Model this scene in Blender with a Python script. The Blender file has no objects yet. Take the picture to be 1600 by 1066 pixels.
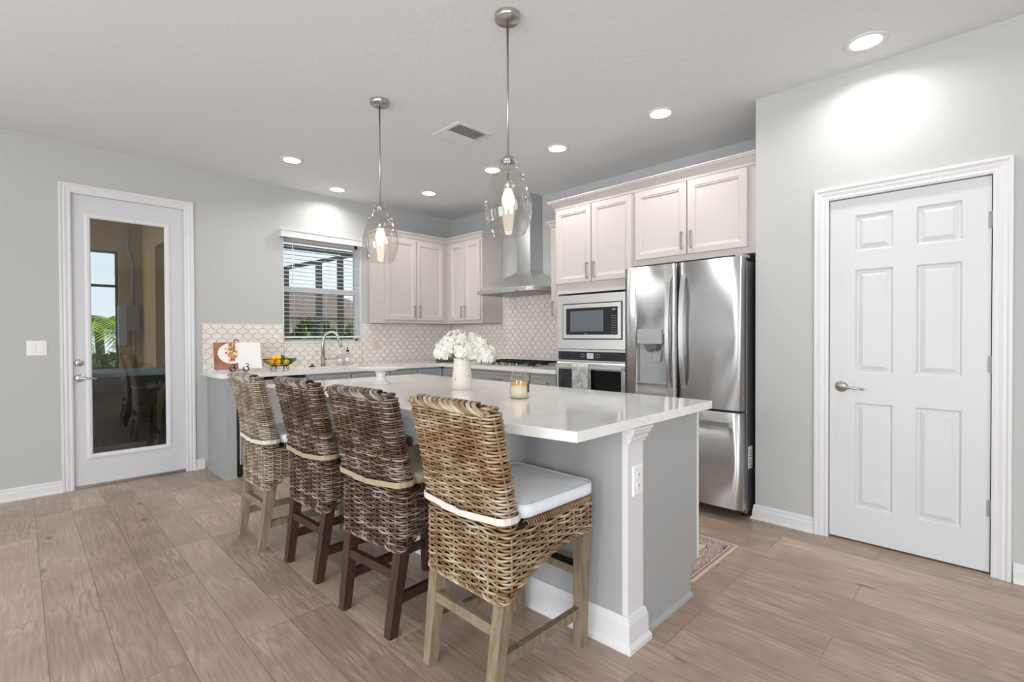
import bpy, bmesh, math, random
from mathutils import Vector, Matrix
random.seed(7)
PI = math.pi
sc = bpy.context.scene
COL = sc.collection

# ------------------------------------------------------------------ camera
cam_d = bpy.data.cameras.new('camera'); cam = bpy.data.objects.new('camera', cam_d); COL.objects.link(cam)
cam_d.sensor_width = 36.0; cam_d.lens = 768.52 / 1600 * 36.0; cam_d.clip_start = 0.05; cam_d.clip_end = 200
F = Vector((0.70790624, 0.70621805, -0.01117205)); R = Vector((0.70622503, -0.70797623, -0.00398267)); U = R.cross(F)
M = Matrix((R, U, -F)).transposed().to_4x4(); M.translation = Vector((0, 0, 1.2395)); cam.matrix_world = M
sc.camera = cam
# ------------------------------------------------------------------ world, exposure
sc.view_settings.view_transform = 'Standard'; sc.view_settings.look = 'None'
sc.view_settings.gamma = 1.0; sc.view_settings.use_curve_mapping = False
sc.view_settings.exposure = 0.06
w = bpy.data.worlds.new('sky'); sc.world = w; w.use_nodes = True
nt = w.node_tree; bg = nt.nodes['Background']
tc = nt.nodes.new('ShaderNodeTexCoord'); sep = nt.nodes.new('ShaderNodeSeparateXYZ'); cr = nt.nodes.new('ShaderNodeValToRGB')
nz = nt.nodes.new('ShaderNodeTexNoise'); nz.inputs['Scale'].default_value = 3.0; nz.inputs['Detail'].default_value = 6
mx = nt.nodes.new('ShaderNodeMix'); mx.data_type = 'RGBA'
nt.links.new(tc.outputs['Generated'], sep.inputs[0]); nt.links.new(sep.outputs['Z'], cr.inputs[0])
nt.links.new(tc.outputs['Generated'], nz.inputs['Vector'])
cr.color_ramp.elements[0].color = (0.62, 0.72, 0.78, 1); cr.color_ramp.elements[1].color = (0.16, 0.33, 0.60, 1)
nr = nt.nodes.new('ShaderNodeValToRGB'); nr.color_ramp.elements[0].position = 0.35; nr.color_ramp.elements[1].position = 0.65
nt.links.new(nz.outputs['Fac'], nr.inputs[0]); nt.links.new(nr.outputs['Color'], mx.inputs[0])
nt.links.new(cr.outputs['Color'], mx.inputs[6]); mx.inputs[7].default_value = (0.72, 0.76, 0.80, 1)
nt.links.new(mx.outputs[2], bg.inputs['Color']); bg.inputs['Strength'].default_value = 1.6
# ------------------------------------------------------------------ sun, added fill lamps in made-up openings out of view
def light(name, kind, loc, energy, color=(1, 1, 1), rot=None, size=1.0, size_y=None, spread=None, aim=None):
    d = bpy.data.lights.new(name, kind); o = bpy.data.objects.new(name, d); COL.objects.link(o)
    d.energy = energy; d.color = color; o.location = loc
    if kind == 'AREA':
        d.size = size
        if size_y: d.shape = 'RECTANGLE'; d.size_y = size_y
        else: d.shape = 'DISK'
        if spread: d.spread = spread
    if aim is not None: o.rotation_euler = Vector(aim).to_track_quat('-Z', 'Y').to_euler()
    return o
sun = light('sun', 'SUN', (0, 0, 10), 3.0, (1.0, 0.95, 0.86), aim=(-0.75, 0.55, -0.85)); sun.data.angle = 0.01
REAR_X, REAR_Y = -3.3, -3.6
ADDED_WINS_X = [(-2.6, -1.0), (0.2, 2.0), (3.42, 3.62), (4.25, 4.37)]      # added openings, slim pair for fridge streaks, wall x = REAR_X (y range)
ADDED_WINS_Y = [(-2.8, -0.6)]                  # added opening for fill light, unseen wall y = REAR_Y (x range)
WZ0, WZ1 = 0.45, 2.35
for a, b in ADDED_WINS_X:
    light('added_fill', 'AREA', (REAR_X - 0.10, (a + b) / 2, (WZ0 + WZ1) / 2), 50 * (b - a), (0.968, 0.984, 1.0), size=b - a, size_y=WZ1 - WZ0, aim=(1, 0, 0))
ADDED_WINS_L = [(-2.75, -1.95)]                            # added opening for a fridge streak, wall y = YL, left of the view (x range)
for a, b in ADDED_WINS_L:
    light('added_fill', 'AREA', ((a + b) / 2, 5.32 + 0.10, (WZ0 + WZ1) / 2), 38 * (b - a), (0.968, 0.984, 1.0), size=b - a, size_y=WZ1 - WZ0, aim=(0, -1, 0))
for a, b in ADDED_WINS_Y:
    light('added_fill', 'AREA', ((a + b) / 2, REAR_Y - 0.10, (WZ0 + WZ1) / 2), 50 * (b - a), (0.968, 0.984, 1.0), size=b - a, size_y=WZ1 - WZ0, aim=(0, 1, 0))

# ------------------------------------------------------------------ materials
def lin(c):
    return tuple(((v / 255) / 12.92 if v / 255 <= 0.04045 else ((v / 255 + 0.055) / 1.055) ** 2.4) for v in c) + (1,)
MATS = {}
def mat(name, col, rough=0.5, metal=0.0, **k):
    m = bpy.data.materials.new(name); m.use_nodes = True; MATS[name] = m
    n = m.node_tree.nodes; L = m.node_tree.links; b = n['Principled BSDF']
    c = lin(col) if max(col) > 1 else tuple(col) + (1,)
    b.inputs['Base Color'].default_value = c; b.inputs['Roughness'].default_value = rough; b.inputs['Metallic'].default_value = metal
    if 'spec' in k: b.inputs['Specular IOR Level'].default_value = k['spec']
    if 'aniso' in k:
        b.inputs['Anisotropic'].default_value = k['aniso']; t = n.new('ShaderNodeTangent'); t.direction_type = 'RADIAL'; t.axis = k.get('axis', 'Z')
        L.new(t.outputs[0], b.inputs['Tangent']); b.inputs['Anisotropic Rotation'].default_value = k.get('arot', 0.0)
    if 'sss' in k: b.inputs['Subsurface Weight'].default_value = k['sss']; b.inputs['Subsurface Radius'].default_value = (0.02, 0.02, 0.02)
    if 'sheen' in k: b.inputs['Sheen Weight'].default_value = k['sheen']
    if 'coat' in k: b.inputs['Coat Weight'].default_value = k['coat']; b.inputs['Coat Roughness'].default_value = 0.1
    if 'emit' in k: b.inputs['Emission Color'].default_value = lin(k.get('ecol', (255, 244, 226))); b.inputs['Emission Strength'].default_value = k['emit']
    if 'noise' in k:      # (scale, second colour, low, high, stretch)
        s, c2, lo, hi, st = k['noise']
        t = n.new('ShaderNodeTexCoord'); mp = n.new('ShaderNodeMapping'); mp.inputs['Scale'].default_value = st
        nn = n.new('ShaderNodeTexNoise'); nn.inputs['Scale'].default_value = s; nn.inputs['Detail'].default_value = 5
        r = n.new('ShaderNodeValToRGB'); r.color_ramp.elements[0].position = lo; r.color_ramp.elements[1].position = hi
        r.color_ramp.elements[0].color = c; r.color_ramp.elements[1].color = lin(c2)
        L.new(t.outputs['Object'], mp.inputs[0]); L.new(mp.outputs[0], nn.inputs['Vector']); L.new(nn.outputs['Fac'], r.inputs[0]); L.new(r.outputs[0], b.inputs['Base Color'])
    if 'bump' in k:       # (scale, strength, distance, stretch)
        s, st, di, sr = k['bump']
        t = n.new('ShaderNodeTexCoord'); mp = n.new('ShaderNodeMapping'); mp.inputs['Scale'].default_value = sr
        nn = n.new('ShaderNodeTexNoise'); nn.inputs['Scale'].default_value = s; nn.inputs['Detail'].default_value = 3
        bp = n.new('ShaderNodeBump'); bp.inputs['Strength'].default_value = st; bp.inputs['Distance'].default_value = di
        L.new(t.outputs['Object'], mp.inputs[0]); L.new(mp.outputs[0], nn.inputs['Vector']); L.new(nn.outputs['Fac'], bp.inputs['Height']); L.new(bp.outputs[0], b.inputs['Normal'])
    return m
one = (1, 1, 1)
mat('wall_paint', (190, 191, 190), 0.75, bump=(90, 0.25, 0.004, one), spec=0.25)
mat('ceiling_paint', (226, 229, 231), 0.85, bump=(26, 0.3, 0.006, one), spec=0.2)
mat('trim_white', (222, 222, 224), 0.38)
mat('door_white', (212, 213, 216), 0.42)
mat('cab_beige', (198, 191, 188), 0.4)
mat('cab_grey', (167, 169, 170), 0.45)
mat('cab_dark', (60, 58, 56), 0.6)
mat('quartz', (240, 239, 237), 0.09, noise=(3.0, (231, 230, 228), 0.45, 0.7, (1, 2.5, 1)), coat=0.3)
mat('tile', (240, 232, 226), 0.22, noise=(14, (232, 223, 216), 0.35, 0.65, one))
mat('grout', (176, 166, 158), 0.9)
mat('steel', (0.68, 0.695, 0.71), 0.40, 1.0, aniso=1.0, arot=0.25)
mat('steel_plain', (0.70, 0.70, 0.69), 0.33, 1.0)
mat('steel_dark', (0.27, 0.27, 0.28), 0.38, 0.8)
mat('nickel', (0.50, 0.48, 0.45), 0.28, 1.0)
mat('hinge_metal', (150, 150, 148), 0.45, 0.3)
mat('chrome', (0.72, 0.72, 0.72), 0.12, 1.0)
mat('black_metal', (24, 23, 22), 0.5, 0.4)
mat('iron', (52, 47, 44), 0.5, 0.5)
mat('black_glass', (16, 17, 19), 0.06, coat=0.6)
mat('black_plastic', (30, 30, 31), 0.45)
mat('grey_plastic', (168, 170, 171), 0.4)
mat('white_plastic', (238, 238, 238), 0.35)
mat('ceramic_white', (240, 240, 240), 0.12, coat=0.5)
mat('cushion_white', (226, 231, 236), 0.9, bump=(400, 0.15, 0.001, one), sheen=0.2)
mat('cushion_beige', (164, 148, 128), 0.9, bump=(400, 0.15, 0.001, one), sheen=0.2)
mat('strap_white', (212, 209, 202), 0.85)
mat('strap_beige', (168, 150, 126), 0.85)
mat('leg_natural', (142, 128, 106), 0.6, noise=(9, (112, 98, 80), 0.35, 0.7, (6, 6, 0.8)))
mat('leg_dark', (70, 45, 36), 0.42, noise=(9, (46, 29, 24), 0.35, 0.7, (6, 6, 0.8)))
mat('led', (255, 255, 255), 0.5, emit=9.0, ecol=(255, 250, 242))
mat('bulb', (255, 255, 255), 0.5, emit=8.0, ecol=(255, 236, 206))
mat('petal', (236, 234, 228), 0.7, noise=(40, (224, 222, 206), 0.4, 0.65, one))
mat('flower_stem', (96, 108, 60), 0.7)
mat('berry', (122, 110, 66), 0.6)
mat('lemon', (250, 196, 20), 0.45, bump=(120, 0.25, 0.002, one))
mat('lime', (24, 98, 44), 0.4, noise=(20, (44, 128, 60), 0.4, 0.7, one))
mat('wax', (240, 228, 204), 0.5, sss=0.4)
mat('wax_top', (226, 170, 96), 0.4, sss=0.3)
mat('stucco', (190, 158, 104), 0.95, bump=(60, 0.8, 0.01, one))
mat('paver', (92, 88, 84), 0.85, noise=(5, (70, 67, 65), 0.35, 0.65, one))
mat('elec_grey', (128, 132, 130), 0.5, 0.2)
mat('screen_frame', (44, 46, 50), 0.5, 0.3)
mat('leaf_a', (120, 168, 44), 0.55, noise=(8, (206, 222, 80), 0.4, 0.65, one))
mat('leaf_b', (70, 100, 48), 0.6, noise=(6, (120, 150, 74), 0.4, 0.65, one))
mat('bark', (110, 92, 70), 0.9)
mat('roof_tile', (120, 104, 96), 0.85)
mat('grass', (88, 120, 56), 0.95)
mat('house_wall', (196, 186, 170), 0.9)
mat('table_cover', (146, 154, 160), 0.7, noise=(5, (128, 136, 142), 0.4, 0.6, one))
mat('page_white', (238, 236, 234), 0.6)
mat('page_brown', (168, 112, 84), 0.55, noise=(9, (128, 76, 54), 0.4, 0.65, (1, 3, 1)))
mat('food_red', (190, 74, 44), 0.5); mat('food_orange', (226, 140, 92), 0.5); mat('food_green', (104, 150, 84), 0.5); mat('food_pale', (226, 222, 170), 0.5)
mat('book_blue', (150, 178, 206), 0.6)
mat('jar_label', (90, 80, 70), 0.6)
mat('towel', (206, 208, 205), 0.95, noise=(30, (170, 174, 170), 0.45, 0.6, one), bump=(200, 0.3, 0.002, one))
mat('soap_clear', (236, 232, 226), 0.15)
mat('caulk', (214, 206, 198), 0.6)
mat('canister', (70, 64, 58), 0.3)
def glass(name, tint, fr_lo, fr_hi, rough=0.02):
    """thin glass: clear transmission plus a Fresnel-weighted mirror coat"""
    m = bpy.data.materials.new(name); m.use_nodes = True; MATS[name] = m
    n = m.node_tree.nodes; L = m.node_tree.links; n.remove(n['Principled BSDF']); out = n['Material Output']
    tr = n.new('ShaderNodeBsdfTransparent'); tr.inputs[0].default_value = tuple(tint) + (1,)
    gl = n.new('ShaderNodeBsdfGlossy'); gl.inputs['Roughness'].default_value = rough
    lw = n.new('ShaderNodeLayerWeight'); lw.inputs['Blend'].default_value = 0.5
    mr = n.new('ShaderNodeMapRange'); mr.inputs['To Min'].default_value = fr_lo; mr.inputs['To Max'].default_value = fr_hi
    mx = n.new('ShaderNodeMixShader')
    pw = n.new('ShaderNodeMath'); pw.operation = 'POWER'; pw.inputs[1].default_value = 2.2
    L.new(lw.outputs['Facing'], pw.inputs[0]); L.new(pw.outputs[0], mr.inputs['Value']); L.new(mr.outputs[0], mx.inputs[0]); L.new(tr.outputs[0], mx.inputs[1]); L.new(gl.outputs[0], mx.inputs[2]); L.new(mx.outputs[0], out.inputs[0])
    return m
glass('pendant_glass', (0.93, 0.91, 0.89), 0.07, 0.75, 0.04)
glass('jar_glass', (0.96, 0.96, 0.95), 0.08, 0.7, 0.03)
glass('pane_glass', (0.90, 0.92, 0.92), 0.05, 0.6, 0.0)
glass('door_pane_glass', (0.86, 0.88, 0.88), 0.08, 0.6, 0.0)

m = bpy.data.materials.new('slat'); m.use_nodes = True; MATS['slat'] = m
_n = m.node_tree.nodes; _b = _n['Principled BSDF']; _b.inputs['Base Color'].default_value = lin((244, 244, 244)); _b.inputs['Roughness'].default_value = 0.4
_t = _n.new('ShaderNodeBsdfTranslucent'); _t.inputs[0].default_value = lin((246, 246, 246)); _x = _n.new('ShaderNodeMixShader'); _x.inputs[0].default_value = 0.5
m.node_tree.links.new(_b.outputs[0], _x.inputs[1]); m.node_tree.links.new(_t.outputs[0], _x.inputs[2]); m.node_tree.links.new(_x.outputs[0], _n['Material Output'].inputs[0])
def wicker(name, a, b, c):
    m = bpy.data.materials.new(name); m.use_nodes = True; MATS[name] = m
    n = m.node_tree.nodes; L = m.node_tree.links; bs = n['Principled BSDF']; bs.inputs['Roughness'].default_value = 0.42
    at = n.new('ShaderNodeAttribute'); at.attribute_name = 'rod'
    t = n.new('ShaderNodeTexCoord'); nn = n.new('ShaderNodeTexNoise'); nn.inputs['Scale'].default_value = 11; nn.inputs['Detail'].default_value = 4
    L.new(t.outputs['Object'], nn.inputs['Vector'])
    ad = n.new('ShaderNodeMath'); ad.operation = 'MULTIPLY_ADD'; ad.inputs[1].default_value = 0.55
    L.new(at.outputs['Fac'], ad.inputs[0])
    sb = n.new('ShaderNodeMath'); sb.operation = 'MULTIPLY_ADD'; sb.inputs[1].default_value = 1.5; sb.inputs[2].default_value = -0.52
    L.new(nn.outputs['Fac'], sb.inputs[0]); L.new(sb.outputs[0], ad.inputs[2])
    r = n.new('ShaderNodeValToRGB'); e = r.color_ramp.elements
    e[0].position = 0.1; e[0].color = lin(a); e[1].position = 0.95; e[1].color = lin(c); x = e.new(0.5); x.color = lin(b)
    L.new(ad.outputs[0], r.inputs[0]); L.new(r.outputs[0], bs.inputs['Base Color'])
    return m
wicker('wicker_natural', (104, 74, 48), (146, 118, 86), (190, 180, 160))
wicker('wicker_grey', (108, 86, 62), (146, 132, 110), (190, 186, 174))
wicker('wicker_dark', (50, 34, 26), (92, 66, 50), (164, 154, 146))
mat('wicker_core', (38, 26, 18), 0.9)

def floor_mat():
    m = bpy.data.materials.new('plank_floor'); m.use_nodes = True; MATS['plank_floor'] = m
    n = m.node_tree.nodes; L = m.node_tree.links; bs = n['Principled BSDF']
    t = n.new('ShaderNodeTexCoord'); sp = n.new('ShaderNodeSeparateXYZ'); L.new(t.outputs['Object'], sp.inputs[0])
    cb = n.new('ShaderNodeCombineXYZ'); ax = n.new('ShaderNodeMath'); ax.operation = 'ADD'; ax.inputs[1].default_value = 40 * 0.19 - 0.066
    ay = n.new('ShaderNodeMath'); ay.operation = 'ADD'; ay.inputs[1].default_value = 20.3
    L.new(sp.outputs['X'], ax.inputs[0]); L.new(sp.outputs['Y'], ay.inputs[0]); L.new(ay.outputs[0], cb.inputs['X']); L.new(ax.outputs[0], cb.inputs['Y'])
    br = n.new('ShaderNodeTexBrick'); br.offset = 0.37; br.offset_frequency = 3; br.squash = 1.0
    br.inputs['Color1'].default_value = (0, 0, 0, 1); br.inputs['Color2'].default_value = (1, 1, 1, 1); br.inputs['Mortar'].default_value = (0.5, 0.5, 0.5, 1)
    br.inputs['Scale'].default_value = 1; br.inputs['Mortar Size'].default_value = 0.0016; br.inputs['Mortar Smooth'].default_value = 0.2
    br.inputs['Brick Width'].default_value = 1.25; br.inputs['Row Height'].default_value = 0.19; br.inputs['Bias'].default_value = 0
    L.new(cb.outputs[0], br.inputs['Vector'])
    # grain coordinates, shifted per plank
    sc_ = n.new('ShaderNodeVectorMath'); sc_.operation = 'SCALE'; sc_.inputs['Scale'].default_value = 37.0; L.new(br.outputs['Color'], sc_.inputs[0])
    ad = n.new('ShaderNodeVectorMath'); L.new(cb.outputs[0], ad.inputs[0]); L.new(sc_.outputs[0], ad.inputs[1])
    mp = n.new('ShaderNodeMapping'); mp.inputs['Scale'].default_value = (1.1, 9.0, 1); L.new(ad.outputs[0], mp.inputs[0])
    g1 = n.new('ShaderNodeTexNoise'); g1.inputs['Scale'].default_value = 1.3; g1.inputs['Detail'].default_value = 3; g1.inputs['Distortion'].default_value = 0.25; L.new(mp.outputs[0], g1.inputs['Vector'])
    ml = n.new('ShaderNodeMath'); ml.operation = 'MULTIPLY'; ml.inputs[1].default_value = 52; L.new(g1.outputs['Fac'], ml.inputs[0])
    sn = n.new('ShaderNodeMath'); sn.operation = 'SINE'; L.new(ml.outputs[0], sn.inputs[0])
    mp2 = n.new('ShaderNodeMapping'); mp2.inputs['Scale'].default_value = (6, 110, 1); L.new(ad.outputs[0], mp2.inputs[0])
    g2 = n.new('ShaderNodeTexNoise'); g2.inputs['Scale'].default_value = 1.0; g2.inputs['Detail'].default_value = 4; L.new(mp2.outputs[0], g2.inputs['Vector'])
    g3 = n.new('ShaderNodeTexNoise'); g3.inputs['Scale'].default_value = 3.2; g3.inputs['Detail'].default_value = 3; L.new(ad.outputs[0], g3.inputs['Vector'])
    vo = n.new('ShaderNodeTexVoronoi'); vo.inputs['Scale'].default_value = 1.0; mp3 = n.new('ShaderNodeMapping'); mp3.inputs['Scale'].default_value = (1.7, 3.6, 1); L.new(ad.outputs[0], mp3.inputs[0]); L.new(mp3.outputs[0], vo.inputs['Vector'])
    kn = n.new('ShaderNodeMapRange'); kn.inputs['From Min'].default_value = 0.0; kn.inputs['From Max'].default_value = 0.085; kn.inputs['To Min'].default_value = -0.34; kn.inputs['To Max'].default_value = 0; L.new(vo.outputs['Distance'], kn.inputs['Value'])
    def ma(a, k_, b):
        q = n.new('ShaderNodeMath'); q.operation = 'MULTIPLY_ADD'; q.inputs[1].default_value = k_; L.new(a, q.inputs[0])
        if isinstance(b, float): q.inputs[2].default_value = b
        else: L.new(b, q.inputs[2])
        return q.outputs[0]
    mk = n.new('ShaderNodeMapRange'); mk.inputs['From Min'].default_value = 0.44; mk.inputs['From Max'].default_value = 0.62; L.new(g3.outputs['Fac'], mk.inputs['Value'])
    mm = n.new('ShaderNodeMath'); mm.operation = 'MULTIPLY'; L.new(sn.outputs[0], mm.inputs[0]); L.new(mk.outputs[0], mm.inputs[1]); s1 = ma(mm.outputs[0], 0.085, 0.10); s2 = ma(g2.outputs['Fac'], 0.32, s1); s3 = ma(g3.outputs['Fac'], 0.34, s2); s3 = ma(kn.outputs[0], 1.0, s3)
    sb = n.new('ShaderNodeSeparateColor'); L.new(br.outputs['Color'], sb.inputs[0]); s4 = ma(sb.outputs[0], 0.13, s3)
    r = n.new('ShaderNodeValToRGB'); e = r.color_ramp.elements; e[0].position = 0.24; e[0].color = lin((114, 97, 85)); e[1].position = 0.74; e[1].color = lin((206, 184, 166))
    x = e.new(0.48); x.color = lin((171, 149, 132)); L.new(s4, r.inputs[0])
    mx = n.new('ShaderNodeMix'); mx.data_type = 'RGBA'; L.new(br.outputs['Fac'], mx.inputs[0]); L.new(r.outputs[0], mx.inputs[6]); mx.inputs[7].default_value = lin((124, 106, 94))
    L.new(mx.outputs[2], bs.inputs['Base Color'])
    bs.inputs['Roughness'].default_value = 0.36
    bp = n.new('ShaderNodeBump'); bp.inputs['Strength'].default_value = 0.25; bp.inputs['Distance'].default_value = 0.002
    h = ma(br.outputs['Fac'], -1.5, s1); L.new(h, bp.inputs['Height']); L.new(bp.outputs[0], bs.inputs['Normal'])
floor_mat()

def rug_mat():
    m = bpy.data.materials.new('rug_weave'); m.use_nodes = True; MATS['rug_weave'] = m
    n = m.node_tree.nodes; L = m.node_tree.links; bs = n['Principled BSDF']; bs.inputs['Roughness'].default_value = 0.95
    t = n.new('ShaderNodeTexCoord'); sp = n.new('ShaderNodeSeparateXYZ'); L.new(t.outputs['Object'], sp.inputs[0])
    def mth(op, a, b=None):
        q = n.new('ShaderNodeMath'); q.operation = op
        for i, v in enumerate((a, b)):
            if v is None: continue
            if isinstance(v, (int, float)): q.inputs[i].default_value = v
            else: L.new(v, q.inputs[i])
        return q.outputs[0]
    hx, hy = 0.295, 0.90
    ex = mth('SUBTRACT', hx, mth('ABSOLUTE', sp.outputs['X'])); ey = mth('SUBTRACT', hy, mth('ABSOLUTE', sp.outputs['Y'])); d = mth('MINIMUM', ex, ey)
    vo = n.new('ShaderNodeTexVoronoi'); vo.inputs['Scale'].default_value = 22; L.new(t.outputs['Object'], vo.inputs['Vector'])
    nn = n.new('ShaderNodeTexNoise'); nn.inputs['Scale'].default_value = 38; L.new(t.outputs['Object'], nn.inputs['Vector'])
    pat = mth('GREATER_THAN', mth('SINE', mth('MULTIPLY', mth('ADD', vo.outputs['Distance'], mth('MULTIPLY', nn.outputs['Fac'], 0.25)), 26.0)), 0.1)
    r = n.new('ShaderNodeValToRGB'); r.color_ramp.interpolation = 'CONSTANT'; e = r.color_ramp.elements
    cols = [(0, (214, 188, 170)), (0.012, (150, 124, 124)), (0.026, (206, 184, 168)), (0.034, (112, 92, 96)), (0.05, (140, 120, 120)), (0.125, (112, 92, 96)), (0.13, (216, 196, 180)), (0.165, (150, 130, 130)), (0.2, (168, 146, 138))]
    e[0].position = 0; e[0].color = lin(cols[0][1]); e[1].position = cols[1][0]; e[1].color = lin(cols[1][1])
    for p_, c_ in cols[2:]: x = e.new(p_); x.color = lin(c_)
    L.new(d, r.inputs[0])
    mx = n.new('ShaderNodeMix'); mx.data_type = 'RGBA'; inb = mth('MULTIPLY', pat, mth('GREATER_THAN', d, 0.036)); L.new(inb, mx.inputs[0]); L.new(r.outputs[0], mx.inputs[6]); mx.inputs[7].default_value = lin((206, 186, 172))
    L.new(mx.outputs[2], bs.inputs['Base Color'])
rug_mat()

def vase_mat():
    m = mat('vase_stone', (226, 218, 206), 0.4)
    n = m.node_tree.nodes; L = m.node_tree.links; bs = n['Principled BSDF']
    t = n.new('ShaderNodeTexCoord'); v = n.new('ShaderNodeTexVoronoi'); v.inputs['Scale'].default_value = 30; v.inputs['Randomness'].default_value = 1
    L.new(t.outputs['Object'], v.inputs['Vector'])
    v2 = n.new('ShaderNodeTexVoronoi'); v2.inputs['Scale'].default_value = 9; L.new(t.outputs['Object'], v2.inputs['Vector'])
    r = n.new('ShaderNodeValToRGB'); r.color_ramp.elements[0].position = 0.13; r.color_ramp.elements[0].color = lin((176, 136, 104)); r.color_ramp.elements[1].position = 0.2; r.color_ramp.elements[1].color = lin((228, 221, 209))
    r2 = n.new('ShaderNodeValToRGB'); r2.color_ramp.elements[0].position = 0.17; r2.color_ramp.elements[0].color = (0, 0, 0, 1); r2.color_ramp.elements[1].position = 0.20
    L.new(v.outputs['Distance'], r.inputs[0]); L.new(v2.outputs['Distance'], r2.inputs[0])
    mx = n.new('ShaderNodeMix'); mx.data_type = 'RGBA'; mx.inputs[6].default_value = lin((190, 150, 116)); L.new(r.outputs[0], mx.inputs[7]); L.new(r2.outputs[0], mx.inputs[0])
    L.new(mx.outputs[2], bs.inputs['Base Color'])
vase_mat()

# ------------------------------------------------------------------ geometry helpers
class MB:
    def __init__(s): s.v = []; s.f = []; s.m = []; s.sm = []; s.a = []
    def add(s, vs, fs, mi=0, smooth=False, att=0.5):
        o = len(s.v); s.v.extend([tuple(p) for p in vs]); s.a.extend([att] * len(vs))
        for q in fs: s.f.append(tuple(i + o for i in q)); s.m.append(mi); s.sm.append(smooth)
        return s
    def box(s, x0, x1, y0, y1, z0, z1, mi=0, bev=0.0):
        if bev <= 0:
            v = [(x, y, z) for z in (z0, z1) for y in (y0, y1) for x in (x0, x1)]
            return s.add(v, [(0, 2, 3, 1), (4, 5, 7, 6), (0, 1, 5, 4), (2, 6, 7, 3), (0, 4, 6, 2), (1, 3, 7, 5)], mi)
        bm = bmesh.new(); bmesh.ops.create_cube(bm, size=1)
        for q in bm.verts: q.co = Vector(((x0 + x1) / 2 + q.co.x * (x1 - x0), (y0 + y1) / 2 + q.co.y * (y1 - y0), (z0 + z1) / 2 + q.co.z * (z1 - z0)))
        bmesh.ops.bevel(bm, geom=bm.edges[:], offset=bev, segments=2, affect='EDGES', profile=0.6)
        bm.verts.index_update(); s.add([q.co[:] for q in bm.verts], [tuple(x.index for x in q.verts) for q in bm.faces], mi); bm.free(); return s
    def hull(s, low, high, mi=0, smooth=False):      # two same-length rings, capped
        n = len(low); v = list(low) + list(high)
        f = [(i, (i + 1) % n, n + (i + 1) % n, n + i) for i in range(n)] + [tuple(range(n))[::-1], tuple(range(n, 2 * n))]
        return s.add(v, f, mi, smooth)
    def lathe(s, prof, cx=0, cy=0, seg=32, mi=0, smooth=True, cap=False):
        v = []; f = []; n = len(prof)
        for r, z in prof:
            for k in range(seg): a = 2 * PI * k / seg; v.append((cx + r * math.cos(a), cy + r * math.sin(a), z))
        for i in range(n - 1):
            for k in range(seg): f.append((i * seg + k, i * seg + (k + 1) % seg, (i + 1) * seg + (k + 1) % seg, (i + 1) * seg + k))
        if cap: f.append(tuple(range(seg))[::-1]); f.append(tuple(range((n - 1) * seg, n * seg)))
        return s.add(v, f, mi, smooth)
    def tube(s, pts, r, seg=6, mi=0, closed=False, att=0.5, smooth=True, up=(0, 0, 1)):
        P = [Vector(p) for p in pts]; n = len(P); v = []; f = []; upv = Vector(up); pn = None
        for i in range(n):
            if closed: t = P[(i + 1) % n] - P[i - 1]
            else: t = P[min(i + 1, n - 1)] - P[max(i - 1, 0)]
            t.normalize()
            if pn is None:
                a = t.cross(upv)
                if a.length < 0.15: a = t.cross(Vector((1, 0, 0)))
            else: a = pn - t * pn.dot(t)
            a.normalize(); pn = a; b = t.cross(a); rr = r[i] if isinstance(r, (list, tuple)) else r
            for k in range(seg): c = 2 * PI * k / seg; v.append(P[i] + a * (rr * math.cos(c)) + b * (rr * math.sin(c)))
        m_ = n if closed else n - 1
        for i in range(m_):
            j = (i + 1) % n
            for k in range(seg): f.append((i * seg + k, i * seg + (k + 1) % seg, j * seg + (k + 1) % seg, j * seg + k))
        if not closed: f.append(tuple(range(seg))[::-1]); f.append(tuple(range((n - 1) * seg, n * seg)))
        return s.add(v, f, mi, smooth, att)
    def bar(s, a, b, wx, wy=None, mi=0, up=(0, 0, 1), wa=None):   # square bar from a to b
        a = Vector(a); b = Vector(b); t = (b - a).normalized(); x = t.cross(Vector(up))
        if x.length < 0.01: x = Vector((0, 1, 0))
        x.normalize(); y = t.cross(x); wy = wy or wx; h1, h2 = wx / 2, wy / 2; k = 1 if wa is None else wa
        lo = [a + x * i * h1 * k + y * j * h2 * k for i, j in ((-1, -1), (1, -1), (1, 1), (-1, 1))]; hi = [b + x * i * h1 + y * j * h2 for i, j in ((-1, -1), (1, -1), (1, 1), (-1, 1))]
        return s.hull(lo, hi, mi)
    def rings(s, u0, u1, v0, v1, prof, fn, mi=0, cap=True, capmi=None):   # nested rectangles: (inset, height)
        v = []; f = []
        for ins, h in prof: v += [fn(u0 + ins, v0 + ins, h), fn(u1 - ins, v0 + ins, h), fn(u1 - ins, v1 - ins, h), fn(u0 + ins, v1 - ins, h)]
        for i in range(len(prof) - 1):
            for k in range(4): f.append((i * 4 + k, i * 4 + (k + 1) % 4, i * 4 + 4 + (k + 1) % 4, i * 4 + 4 + k))
        s.add(v, f, mi)
        if cap: s.add(v[-4:], [(0, 1, 2, 3)], mi if capmi is None else capmi)
        return s
    def sweep(s, path, prof, fn, closed=False, mi=0):     # mitred sweep; offset is to the right of travel
        n = len(path); P = [Vector(p) for p in path]; v = []; f = []
        def nrm(a, b): d = (b - a).normalized(); return Vector((d.y, -d.x))
        for i in range(n):
            if closed: n0 = nrm(P[i - 1], P[i]); n1 = nrm(P[i], P[(i + 1) % n])
            else: n0 = nrm(P[i - 1], P[i]) if i else nrm(P[0], P[1]); n1 = nrm(P[i], P[i + 1]) if i < n - 1 else n0
            mt = (n0 + n1); mt = mt / max(0.2, (mt.length ** 2) / 2)
            for o, h in prof: q = P[i] + mt * o; v.append(fn(q.x, q.y, h))
        k = len(prof)
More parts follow.
